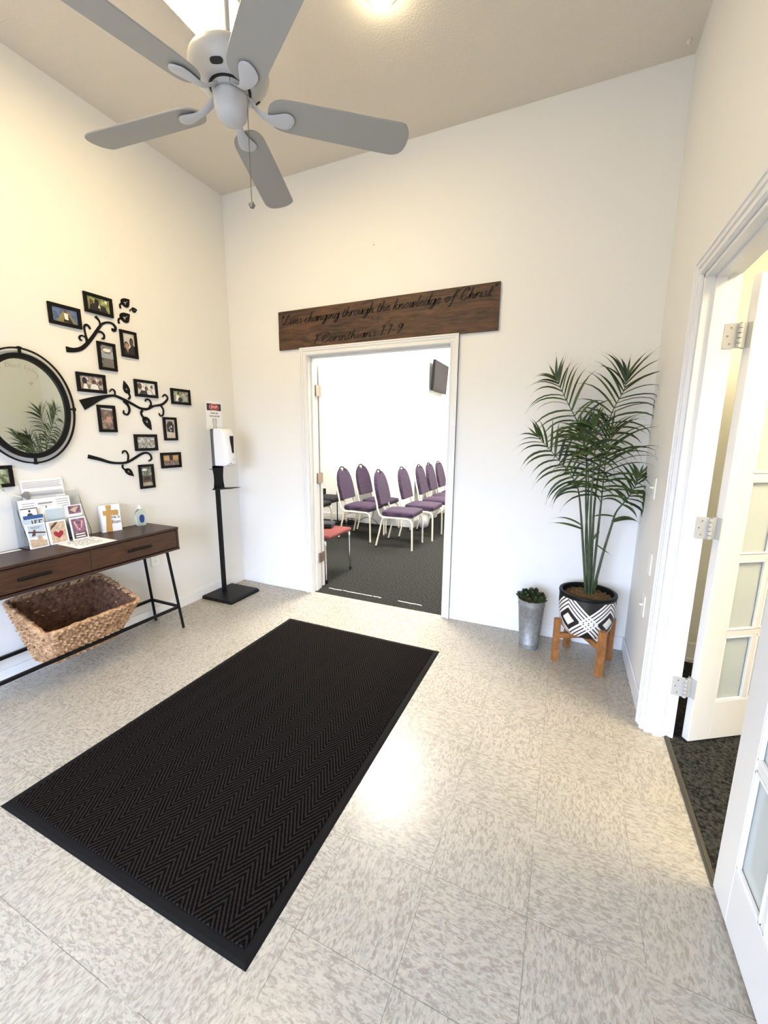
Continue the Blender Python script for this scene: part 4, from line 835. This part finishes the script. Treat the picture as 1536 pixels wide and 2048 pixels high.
# wall outlet below table
def plate(name, label, cat, c, U, V, F, toggle=False, outlet=False, w=.07, h=.115):
    t = thing(name, label, cat, c); c = Vector(c); U, V, F = map(Vector, (U, V, F))
    mb = MB(); mb.obox(c + F * .003, U, V, F, w / 2, h / 2, .003); mb.build('cover_plate', ivory_m, t, bevel=.002)
    if toggle: mb = MB(); mb.obox(c + F * .012 + V * .004, U, (V + F * .5).normalized(), F, .005, .005, .010); mb.build('toggle', ivory_m, t, bevel=.001)
    if outlet:
        for s_ in (-.02, .02):
            mb = MB(); mb.obox(c + F * .0062 + V * s_, U, V, F, .011, .013, .0012, 0)
            for u_ in (-.006, .006): mb.obox(c + F * .0072 + V * s_ + U * u_, U, V, F, .0012, .005, .0006, 1)
            mb.build('socket', [ivory_m, sock_m], t)
plate('wall_outlet', 'white power outlet low on the left wall behind the table leg', 'outlet', (0, -.922, .470), Y, Z, X, outlet=True)
plate('light_switch', 'light switch with toggle on the right wall, highest of the three plates', 'light switch', (W, -.375, 1.135), -Y, Z, -X, toggle=True)
plate('wall_plate', 'blank white plate on the right wall, middle of the three plates', 'wall plate', (W, -.516, .755), -Y, Z, -X)
plate('wall_plate', 'wall plate with small knob on the right wall, lowest of the three', 'wall plate', (W, -.482, .51), -Y, Z, -X, toggle=True)
plate('wall_plate', 'small white plate on the far wall of the chair room', 'wall plate', (.514, 2.915, 1.044), X, Z, -Y, outlet=False)
# ------------------------------------------------------------------ SANITISER DISPENSER STAND
ds = thing('dispenser_stand', 'black floor stand with pole and drip tray holding the white sanitizer dispenser', 'stand', (.17, -.355, 0))
mb = MB(); mb.prism([(0.012, 0), (.020, .030), (.325, .030), (.345, .018), (.345, 0)], (0, -.528, 0), X, Z, Y, .345); mb.build('base_plate', black_m, ds, bevel=.003)
mb = MB(); mb.box(.085, .115, -.370, -.340, .03, .96); mb.build('pole', black_m, ds, bevel=.002)
mb = MB(); hw = [(0, .062), (.03, .058), (.08, .050), (.13, .050), (.17, .056), (.195, .060)]
poly = [(w_, 1.145 - z_) for z_, w_ in hw] + [(-w_, 1.145 - z_) for z_, w_ in reversed(hw)]
mb.prism(poly, (.118, -.355, 0), Y, Z, X, .004); mb.box(.118, .122, -.41, -.30, 1.13, 1.45); mb.box(.095, .118, -.425, -.395, 1.118, 1.122); mb.build('back_bracket', black_m, ds)
mb = MB(); mb.prism([(.10, 0), (.10, .010), (.30, .024), (.30, .020), (.12, .0)], (0, -.412, .945), X, Z, Y, .115); mb.build('drip_tray', black_m, ds)
dp = thing('soap_dispenser', 'white automatic sanitizer dispenser with dark level window on the black stand', 'dispenser', (.2, -.35, 1.15))
mb = MB(); mb.box(.124, .150, -.415, -.290, 1.148, 1.452); mb.build('back_plate', mat('dispenser_grey', (.10, .10, .115), .5), dp, bevel=.008, bseg=3)
mb = MB(); vs = []
prof = [(1.150, .265, .060), (1.165, .288, .062), (1.22, .292, .062), (1.32, .286, .0625), (1.40, .275, .0625), (1.440, .255, .060), (1.454, .230, .056)]
ring = 12; vs = []
for z_, xf, hy in prof:
    pts = [(.150, -hy), (.235, -hy), (xf - .012, -hy * .80), (xf, -hy * .45), (xf + .002, 0), (xf, hy * .45), (xf - .012, hy * .80), (.235, hy), (.150, hy)]
    vs += [(a, -.3525 + b_, z_) for a, b_ in pts]
n = 9; fs = [(i * n + j, i * n + (j + 1) % n, (i + 1) * n + (j + 1) % n, (i + 1) * n + j) for i in range(len(prof) - 1) for j in range(n)] + [tuple(range(n))[::-1], tuple((len(prof) - 1) * n + j for j in range(n))]
mb.add(vs, fs); mb.build('cover', plast_m, dp, bevel=.006, bseg=3)
mb = MB(); mb.prism([(-.020, 1.395), (.016, 1.395), (.012, 1.255), (-.010, 1.255)], (.284, -.350, 0), Y, Z, X, .008); mb.build('level_window', black_m, dp, bevel=.002)
mb = MB(); mb.tube([(.288, -.350, 1.205), (.296, -.350, 1.205)], .0045, 12); mb.build('indicator_lamp', greyink_m, dp); mb = MB(); mb.tube([(.285, -.378, 1.173), (.292, -.378, 1.173)], .004, 12); mb.build('lock_hole', dark_m, dp)
sg = thing('stop_sign', 'narrow white notice with a red STOP oval above the sanitizer dispenser', 'sign', (.12, -.352, 1.46))
mb = MB(); mb.box(.112, .115, -.434, -.270, 1.445, 1.672); mb.box(.113, .116, -.446, -.262, 1.660, 1.663); mb.build('sign_board', paper_m, sg)
mb = MB(); mb.box(.115, .1156, -.426, -.276, 1.600, 1.656); bnd = mb.build('header_band', mat('band_print', (.055, .02, .03), .5), sg)
mb = MB(); mb.prism(ell(0, 0, .050, .027, 28), (.1156, -.351, 1.628), Y, Z, X, .0005, 0); mb.prism(ell(0, 0, .046, .0235, 28), (.1161, -.351, 1.628), Y, Z, X, .0004, 1); mb.build('stop_oval', [pink_m, red_m], sg)
text_mb('STOP', .028, (.1167, -.351, 1.6185), Y, Z, X, .0002, bold=.0008).build('stop_lettering', mat('letter_pink', (.85, .6, .6), .6), sg)
tm = text_mb('PLEASE USE', .0155, (.1152, -.351, 1.574), Y, Z, X, .0003, bold=.0004); t2 = text_mb('HAND SANITIZER', .0135, (.1152, -.351, 1.551), Y, Z, X, .0003, bold=.0004); tm.add(t2.v, t2.f)
for k in range(8):
    z_ = 1.533 - k * .0105; w_ = random.uniform(.018, .028)
    for a in (-w_, .003): tm.add(*(lambda b: (b.v, b.f))(MB().box(.115, .1155, -.351 + a, -.351 + a + w_ * .8, z_, z_ + .004)))
tm.build('notice_lettering', ink_m, sg)
# ------------------------------------------------------------------ PALM IN POT ON STAND
PC = Vector((3.004, -.247, 0))
st = thing('plant_stand', 'small teak plant stand with four square legs and cross rails', 'plant stand', (3.004, -.247, 0))
legs = [(-.157, -.075), (.090, -.158), (.157, .078), (-.088, .155)]
for lx, ly in legs:
    a = math.atan2(ly, lx); ra = Vector((math.cos(a), math.sin(a), 0)); ta = Vector((-math.sin(a), math.cos(a), 0)); mb = MB()
    mb.obox(PC + Vector((lx, ly, .142)), ra, ta, Z, .016, .018, .142); mb.build('leg', legw_m, st, bevel=.0015)
for i in (0, 1):
    p, q = Vector((*legs[i], 0)), Vector((*legs[i + 2], 0)); d = (q - p).normalized(); mb = MB()
    mb.obox(PC + (p + q) / 2 + Z * (.172 if i == 0 else .1715), d, Vector((-d.y, d.x, 0)), Z, (q - p).length / 2 - .014, .012, .0165); mb.build('cross_rail', legw_m, st, bevel=.0015)
pz = .1895
pt = thing('plant_pot', 'round black pot with white diamond lattice pattern on the teak stand', 'pot', (PC.x, PC.y, pz))
def pl(prof, name, m): mb = MB(); mb.lathe([(r, z_) for r, z_ in prof], (PC.x, PC.y, pz), 64, cap=False); return mb.build(name, m, pt, smooth=True)
pl([(0, 0), (.085, 0), (.112, .010), (.132, .032), (.148, .075), (.156, .125), (.160, .18), (.161, .243), (.162, .262)], 'pot_body', pot_m)
pl([(.162, .258), (.165, .266), (.163, .276), (.155, .278), (.146, .276), (.143, .262), (.141, .20)], 'pot_rim', black_m)
mb = MB(); n = 24; vs = [(PC.x, PC.y, pz + .262)]
for r in (.05, .10, .142):
    for j in range(n): a = 2 * math.pi * j / n; vs.append((PC.x + r * math.cos(a), PC.y + r * math.sin(a), pz + .262 - r * .18 + random.uniform(-.006, .008)))
fs = [(0, 1 + j, 1 + (j + 1) % n) for j in range(n)] + [(1 + k * n + j, 1 + (k + 1) * n + j, 1 + (k + 1) * n + (j + 1) % n, 1 + k * n + (j + 1) % n) for k in (0, 1) for j in range(n)]
mb.add(vs, fs)
so = mb.build('coir', soil_m, pt, smooth=True)
mb = MB()
for k in range(420):
    a = random.uniform(0, 6.28); r = .135 * math.sqrt(random.random()); p = Vector((PC.x + r * math.cos(a), PC.y + r * math.sin(a), pz + .266 - r * .18)); b = random.uniform(0, 6.28); l = random.uniform(.01, .028)
    mb.tube([p, p + Vector((math.cos(b) * l, math.sin(b) * l, random.uniform(.002, .010))), p + Vector((math.cos(b + .8) * l * 1.6, math.sin(b + .8) * l * 1.6, -.002))], .0009, 3, cap=False)
fb = mb.build('coir_fibres', mat('coir_fibre', (.22, .13, .05), .9), so); fb['kind'] = 'stuff'
FR = dict(
 F1=[(3.007, -.25, .44), (2.971, -.25, .788), (2.944, -.24, 1.031), (2.921, -.2, 1.313), (2.867, -.17, 1.476), (2.779, -.15, 1.642), (2.719, -.14, 1.757)],
 F3=[(2.995, -.262, .44), (2.95, -.28, .761), (2.918, -.3, .978), (2.89, -.32, 1.113), (2.837, -.33, 1.2), (2.739, -.35, 1.314), (2.654, -.37, 1.403)],
 F2=[(3.019, -.24, .44), (3.002, -.22, .784), (2.995, -.2, 1.029), (3.011, -.16, 1.329), (3.039, -.13, 1.535), (3.093, -.12, 1.677), (3.101, -.12, 1.756)],
 F5=[(3.01, -.268, .44), (2.983, -.31, .803), (2.966, -.34, 1.047), (2.961, -.38, 1.251), (2.952, -.42, 1.389), (2.929, -.44, 1.469)],
 F6=[(3.023, -.257, .44), (3.023, -.27, .798), (3.023, -.29, 1.014), (3.022, -.3, 1.191), (3.023, -.31, 1.333), (3.032, -.32, 1.444)],
 F4=[(3.030, -.242, .44), (3.067, -.2, .692), (3.098, -.18, .864), (3.117, -.17, .957), (3.163, -.16, 1.035), (3.197, -.16, 1.104), (3.215, -.16, 1.182)],
 F7=[(3.014, -.25, .44), (2.965, -.25, .787), (2.954, -.27, 1.036), (2.937, -.3, 1.216), (2.902, -.34, 1.36), (2.875, -.36, 1.438)])
palm = thing('potted_palm', 'tall kentia palm with seven fronds growing from the patterned pot', 'plant', (PC.x, PC.y, pz + .25))
view = Vector((-.2, -1, .45)).normalized()
def leaflet(mb, p, d, L_, w, droop, mi=0):
    """strap leaflet: starts along d, falls under its own weight; V-folded"""
    n = 7; pts = []; q = Vector(p); v = Vector(d).normalized(); tw = Vector((random.uniform(-.35, .35), -random.uniform(.35, 1.0), random.uniform(.5, 1.0))).normalized()
    for i in range(n + 1):
        pts.append(q.copy()); v = (v + Vector((0, 0, -droop * (.25 + i / n)))).normalized(); q = q + v * (L_ / n)
        q.x = min(q.x, 3.245); q.y = min(q.y, -.02)
    vs = []; 
    for i, c in enumerate(pts):
        t_ = (pts[min(i + 1, n)] - pts[max(i - 1, 0)]); t_ = t_.normalized() if t_.length > 1e-6 else Vector((0, 0, -1)); sd = t_.cross(tw)
        if sd.length < .2: sd = t_.cross(Vector((.3, 1, 0)))
        sd.normalize(); up = sd.cross(t_).normalized(); k = math.sin(min(1, (i / n) * 1.15 + .12) * math.pi) ** .6 if i < n else .03; k = max(k, .05) * w / 2
        vs += [c - sd * k + up * k * .25, c, c + sd * k + up * k * .25]
    fs = []
    for i in range(n): a = 3 * i; fs += [(a, a + 1, a + 4, a + 3), (a + 1, a + 2, a + 5, a + 4)]
    mb.add(vs, fs, mi)
spec = dict(F1=(.44, 19, .23, 'l'), F3=(.46, 15, .20, 'l'), F2=(.50, 18, .25, 'r'), F5=(.62, 10, .18, 'c'), F6=(.44, 18, .27, 'r'), F4=(.60, 11, .17, 'c'), F7=(.47, 15, .20, 'c'))
for key, pts in FR.items():
    s0, nl, L0, kind = spec[key]; P = [Vector(q) for q in crom(pts, 8)]; N_ = len(P)
    i0 = int(s0 * N_); mb = MB()
    mb.tube(P[:i0 + 1], [.0085 - .004 * i / i0 for i in range(i0 + 1)], 8); mb.build('stem', stem_m, palm, smooth=True)
    fr = MB(); fr.tube(P[i0:], [.0042 - .003 * i / (N_ - i0) for i in range(N_ - i0)], 6)
    for k in range(nl):
        f_ = k / (nl - 1); x_ = i0 + f_ * (N_ - 1 - i0); i = min(int(x_), N_ - 2); p = P[i].lerp(P[i + 1], x_ - i); tan = (P[i + 1] - P[i]).normalized()
        side = tan.cross(view).normalized()
        for s_ in (-1, 1):
            ang = math.radians(74 - 48 * f_ + random.uniform(-8, 8)); L_ = L0 * (.72 + .5 * math.sin(math.pi * min(1, f_ * .8 + .15))) * random.uniform(.85, 1.1) * (1 - .45 * max(0, f_ - .75) * 4 * .5)
            d = tan * math.cos(ang) + side * s_ * math.sin(ang) + view * random.uniform(.0, .35)
            leaflet(fr, p, d, L_, random.uniform(.013, .018), random.uniform(.26, .48) * (1.5 if kind == 'l' else 1) * (1 - .55 * f_), random.choice((0, 0, 1)))
    leaflet(fr, P[-1], (P[-1] - P[-2]), L0 * .5, .012, .03, 0)
    fr.build('frond', [leaf_m, leafd_m], palm, smooth=True)
mb = MB()
leaflet(mb, (2.936, -.285, .88), (-.8, -.1, .55), .19, .014, .22); leaflet(mb, (2.938, -.285, .86), (-.8, -.15, .32), .20, .016, .12)
leaflet(mb, (3.03, -.265, .85), (-.5, -.2, -.8), .10, .016, .0); leaflet(mb, (3.018, -.285, .775), (.3, -.1, -.2), .11, .012, -.04); leaflet(mb, (3.115, -.17, .93), (-.8, -.1, .2), .17, .014, .22); leaflet(mb, (3.10, -.18, .90), (.7, -.1, .5), .16, .030, .30)
leaflet(mb, (3.00, -.30, .47), (-.5, -.4, .35), .15, .010, .05); leaflet(mb, (3.03, -.25, .45), (.1, -.1, 1), .13, .018, .0); leaflet(mb, (3.035, -.245, .45), (.2, .05, 1), .11, .016, .0)
mb.build('loose_leaves', [leaf_m, leafd_m], palm, smooth=True)
# ------------------------------------------------------------------ GALVANISED BUCKET WITH SUCCULENTS
BX, BY = 2.680, -.205
bk = thing('metal_bucket', 'tall narrow galvanised bucket standing on the floor by the back wall', 'bucket', (BX, BY, 0))
mb = MB(); mb.lathe([(0, .004), (.056, .004), (.060, 0), (.062, .010), (.063, .034), (.0655, .036), (.0655, .040), (.064, .042), (.083, .300), (.086, .303), (.086, .310), (.083, .312), (.085, .335), (.089, .338), (.089, .343), (.085, .345), (.082, .342), (.062, .012)], (BX, BY, 0), 48); mb.build('bucket_body', galv_m, bk, smooth=True)
mb = MB(); a = -.75
mb.tube([(BX + .063 * math.cos(a), BY + .063 * math.sin(a), .05), (BX + .083 * math.cos(a), BY + .083 * math.sin(a), .298)], .002, 6); mb.build('side_seam', galv_m, bk)
sp_ = thing('succulent_plant', 'clump of artificial dark green succulents in the galvanised bucket', 'plant', (BX, BY, .32))
mb = MB(); mb.lathe([(0, .335), (.05, .333), (.080, .325), (.080, .30)], (BX, BY, 0), 24); mb.build('foliage_core', soil_m, sp_, smooth=True)
for k in range(19):
    a = k * 2.4; r = .088 * math.sqrt(k / 19); cx_, cy_ = BX + r * math.cos(a), BY + r * math.sin(a); z_ = .385 - r * .35 + random.uniform(-.008, .012); mb = MB(); lean = Vector((math.cos(a) * r * 5, math.sin(a) * r * 5, 1)).normalized()
    mb.tube([(BX + r * .6 * math.cos(a), BY + r * .6 * math.sin(a), .32), (cx_, cy_, z_ - .01)], .004, 6)
    for j in range(16):
        b = j * 2.4; el = .25 + .065 * j; d = (Vector((math.cos(b) * math.cos(el), math.sin(b) * math.cos(el), math.sin(el))) + lean * .4).normalized(); l = .036 - .0011 * j; p = Vector((cx_, cy_, z_ - .018 + .002 * j)); sd = d.cross(Vector((.1, .2, 1))).normalized(); up = sd.cross(d)
        mb.add([p, p + d * l * .55 + sd * .0075, p + d * l, p + d * l * .55 - sd * .0075, p + d * l * .5 + up * .005, p + d * l * .5 - up * .005], [(0, 1, 4), (1, 2, 4), (2, 3, 4), (3, 0, 4), (0, 5, 1), (1, 5, 2), (2, 5, 3), (3, 5, 0)])
    mb.build('rosette', succ_m, sp_, smooth=True)
# ------------------------------------------------------------------ CHAIR ROOM: TV
t = thing('television', 'black flat television mounted high on the chair room wall', 'television', (.75, 3.95, 2.35))
tl = math.radians(4); V_ = Vector((-math.sin(-tl), 0, math.cos(tl))); F_ = Vector((math.cos(tl), 0, -math.sin(tl)))
mb = MB(); mb.obox((.785, 3.885, 2.355), Y, V_, F_, .385, .232, .022); mb.build('tv_body', blacks_m, t, bevel=.006)
mb = MB(); mb.obox(Vector((.785, 3.885, 2.36)) + F_ * .0225, Y, V_, F_, .368, .212, .001); mb.build('tv_screen', tv_m, t)
mb = MB(); mb.box(.722, .765, 3.80, 4.06, 2.27, 2.43); mb.build('wall_mount', black_m, t)
# ------------------------------------------------------------------ CHAIRS
def seat_mesh(x0, x1, hw_b, hw_f, z0, z1):
    mb = MB(); nx, ny = 6, 6; top = []; bot = []
    for i in range(nx + 1):
        u = i / nx; x_ = x0 + (x1 - x0) * u; hw_ = hw_b + (hw_f - hw_b) * u
        for j in range(ny + 1):
            v = j / ny * 2 - 1; crown = (1 - v ** 4) * (1 - (2 * u - 1) ** 4); top.append((x_, v * hw_, z1 - .018 + .018 * crown)); bot.append((x_, v * hw_, z0))
    n = len(top); fs = []
    for i in range(nx):
        for j in range(ny):
            a = i * (ny + 1) + j; b = a + ny + 1; fs += [(a, b, b + 1, a + 1), (n + a, n + a + 1, n + b + 1, n + b)]
    for i in range(nx):
        for j in (0, ny): a = i * (ny + 1) + j; b = a + ny + 1; fs.append((a, b, n + b, n + a))
    for j in range(ny):
        for i in (0, nx): a = i * (ny + 1) + j; fs.append((a, a + 1, n + a + 1, n + a))
    mb.add(top + bot, fs); return mb
def make_chair(label, group, fabric, tube_m, cat='chair', name='banquet_chair'):
    t = thing(name, label, cat, (0, 0, 0), group)
    seat_mesh(-.175, .255, .185, .218, .405, .488).build('seat', fabric, t, bevel=.022, bseg=4)
    lean = math.radians(13); bz, bx_ = .535, -.205; V = Vector((-math.sin(lean), 0, math.cos(lean))); F = Vector((math.cos(lean), 0, math.sin(lean)))
    hh = .43; poly = [(-.175, 0), (.175, 0)]
    side = [(.186, .12), (.182, .22), (.165, .30), (.135, .36), (.100, .40), (.062, .425)]
    notch = [(.060, .412), (.040, .390), (.015, .380), (-.015, .380), (-.040, .390), (-.060, .412)]
    poly += side + notch + [(-u, v) for u, v in reversed(side)]
    mb = MB(); mb.prism(poly, Vector((bx_, 0, bz)) - F * .022, Y, V, F, .05); mb.build('backrest', fabric, t, bevel=.009, bseg=3)
    mb = MB(); arc = [Vector((bx_, 0, bz)) + F * .0 + Y * (.068 * math.cos(a)) + V * (.412 + .038 * math.sin(a)) for a in [math.pi * i / 10 for i in range(11)]]; mb.tube(arc, .0085, 8); mb.build('grip_handle', blacks_m if fabric is not redf_m else tube_m, t, smooth=True)
    for s_ in (-1, 1):
        y = .205 * s_; bk_ = Vector((bx_ - .028, 0, bz))
        top_pts = [bk_ + V * v + Y * (s_ * min(.197, u + .012)) for u, v in ((.135, .365), (.165, .31), (.184, .22), (.188, .12), (.188, 0))]
        rail = [(-.228, y * .97, .50), (-.205, y, .435), (-.17, y, .400), (-.12, y, .390), (.10, y * 1.04, .390), (.19, y * 1.06, .388), (.228, y * 1.07, .368), (.243, y * 1.08, .325), (.246, y * 1.09, .28), (.25, y * 1.10, 0)]
        P_ = crom([tuple(p) for p in top_pts] + rail, 4); mb = MB(); mb.tube(P_, .0115, 8); mb.build('side_frame', tube_m, t, smooth=True)
        mb = MB(); mb.tube(crom([(-.10, y, .388), (-.145, y, .375), (-.165, y * 1.01, .33), (-.20, y * 1.05, .17), (-.24, y * 1.08, .006)], 4), .0115, 8); lg = mb.build('rear_leg', tube_m, t, smooth=True)
        mb = MB(); mb.tube([(-.2395, y * 1.08, .0), (-.236, y * 1.08, .018)], .013, 8); mb.build('foot_cap', blacks_m, lg)
    mb = MB(); mb.tube([(-.165, -.207, .33), (-.165, .207, .33)], .008, 8); mb.tube([(.18, -.215, .39), (.18, .215, .39)], .008, 8); mb.tube([(-.14, -.205, .392), (-.14, .205, .392)], .008, 8); mb.build('stretcher', tube_m, t, smooth=True)
    return t
def dup(root, label):
    r = root.copy(); C.objects.link(r); r['label'] = label
    for ch in list(root.children):
        c = ch.copy(); C.objects.link(c); c.parent = r
        for g_ in ch.children: d = g_.copy(); C.objects.link(d); d.parent = c
    return r
GP = 'purple banquet chairs in the room beyond the back doorway'
c0 = make_chair('purple banquet chair, nearest one standing in front centre of the doorway', GP, purple_m, cream_m)
chs = [c0] + [dup(c0, l) for l in ('purple banquet chair, leftmost in the doorway view', 'purple banquet chair with back against the far wall, behind the leftmost one', 'purple banquet chair, second in the right row behind the nearest one', 'purple banquet chair, third in the right row', 'purple banquet chair, fourth in the right row', 'purple banquet chair, farthest in the right row by the door jamb')]
for o, (x_, y_, a) in zip(chs, ((.888, 1.890, 2), (.240, 2.065, 0), (.245, 2.615, -3), (.980, 2.470, 0), (1.045, 3.03, 1), (1.04, 3.53, 0), (1.05, 4.03, -1))):
    o.location = (x_, y_, 0); o.rotation_euler = (0, 0, math.radians(a))
b0 = make_chair('black seated banquet chair half hidden at the left by the door jamb, nearer one', 'black chairs at the left of the chair room', blackf_m, cream_m)
b0.location = (-.52, 1.90, 0)
b1 = dup(b0, 'black seated banquet chair behind the leftmost purple chair, by the wall'); b1.location = (-.60, 2.47, 0)
# red chair
t = thing('red_chair', 'red cushioned chair on chrome legs just inside the doorway at left', 'chair', (0, 0, 0))
seat_mesh(-.21, .235, .20, .225, .43, .485).build('seat', redf_m, t, bevel=.018, bseg=4)
lean = math.radians(10); V = Vector((-math.sin(lean), 0, math.cos(lean))); F = Vector((math.cos(lean), 0, math.sin(lean)))
mb = MB(); mb.prism([(-.19, 0), (.19, 0), (.20, .1), (.19, .28), (.15, .32), (-.15, .32), (-.19, .28), (-.20, .1)], Vector((-.215, 0, .55)), Y, V, F, .04); mb.build('backrest', redf_m, t, bevel=.01, bseg=3)
for s_ in (-1, 1):
    y = .235 * s_; mb = MB(); mb.tube(crom([(-.245, y, .86), (-.215, y, .62), (-.20, y, .44), (-.22, y, .2), (-.25, y, 0)], 4), .0105, 10); mb.build('rear_leg', chrome_m, t, smooth=True)
    mb = MB(); mb.tube(crom([(-.20, y, .425), (.14, y, .418), (.185, y, .405), (.198, y, .37), (.205, y, 0)], 4), .0105, 10); lg = mb.build('front_leg', chrome_m, t, smooth=True)
    mb = MB(); mb.tube([(.205, y, 0), (.2045, y, .035)], .013, 10); mb.build('foot_cap', blacks_m, lg)
mb = MB(); mb.tube([(.13, -.235, .415), (.13, .235, .415)], .009, 8); mb.tube([(-.17, -.235, .425), (-.17, .235, .425)], .009, 8); mb.build('seat_rail', chrome_m, t)
t.location = (.592, .485, 0)
mb = MB(); mb.obox((0, 0, 0), X, Y, Z, .105, .085, .022); o = mb.build('black_pouch', blackf_m, bevel=.015, bseg=4); o.location = (.595, .535, .512); o.rotation_euler = (0, 0, .3); tag(o, 'small black pouch lying on the red chair seat', 'pouch')
# odds and ends at the left of the chair room
t = thing('microphone_stand', 'thin black microphone stand behind the black chairs', 'stand', (-.545, 2.745, 0))
mb = MB(); mb.tube([(-.545, 2.745, .0), (-.545, 2.745, .64)], .009, 8); mb.build('pole', black_m, t)
mb = MB(); mb.lathe([(0, .018), (.03, .018), (.09, .006), (.09, 0)], (-.545, 2.745, 0), 20); mb.build('base', black_m, t, smooth=True)
mb = MB(); mb.obox((-.68, 2.50, .535), X, Y, Z, .045, .06, .045); tag(mb.build('speaker_box', black_m, bevel=.006), 'small black speaker box on the black chair by the wall', 'speaker')
mb = MB(); random.seed(3)
for k in range(9):
    pts = []; cx_, cy_ = -.34 + random.uniform(-.1, .12), 2.72 + random.uniform(-.03, .05); r_ = random.uniform(.06, .13); p0 = random.uniform(0, 6)
    for i in range(26): a = p0 + i * .42; pts.append((cx_ + r_ * math.cos(a), cy_ + r_ * .6 * math.sin(a), .008 + .004 * k + .05 * abs(math.sin(a * .7 + k)) * (k / 9)))
    mb.tube(crom(pts, 2), .0045, 6)
mb.tube(crom([(-.2, 2.72, .02), (-.05, 2.80, .12), (.08, 2.86, .07), (.18, 2.80, .01), (.34, 2.83, .008), (.5, 2.85, .008)], 6), .0045, 6)
tag(mb.build('cable_coil', black_m, smooth=True), 'tangle of black cables on the carpet by the far wall', 'cable')
mb = MB(); vs = []; nu, nv = 22, 14
for i in range(nv + 1):
    ph = math.pi * i / nv
    for j in range(nu):
        a = 2 * math.pi * j / nu; rr = 1 + .10 * math.sin(5 * a + 3 * ph) + .06 * math.sin(9 * a - 4 * ph); vs.append((.865 + .085 * math.sin(ph) * math.cos(a) * rr, 2.965 + .11 * math.sin(ph) * math.sin(a) * rr, .118 - .118 * math.cos(ph) * (1 if i > nv / 2 else 1)))
fs = [(i * nu + j, i * nu + (j + 1) % nu, (i + 1) * nu + (j + 1) % nu, (i + 1) * nu + j) for i in range(nv) for j in range(nu)]
mb.add(vs, fs); tag(mb.build('plastic_bag', bag_m, smooth=True), 'crumpled white plastic bag on the carpet under the purple chairs', 'bag')
for k in list(wf.keys()):
    if k in ('label', 'category') and wf[k] is None: del wf[k]
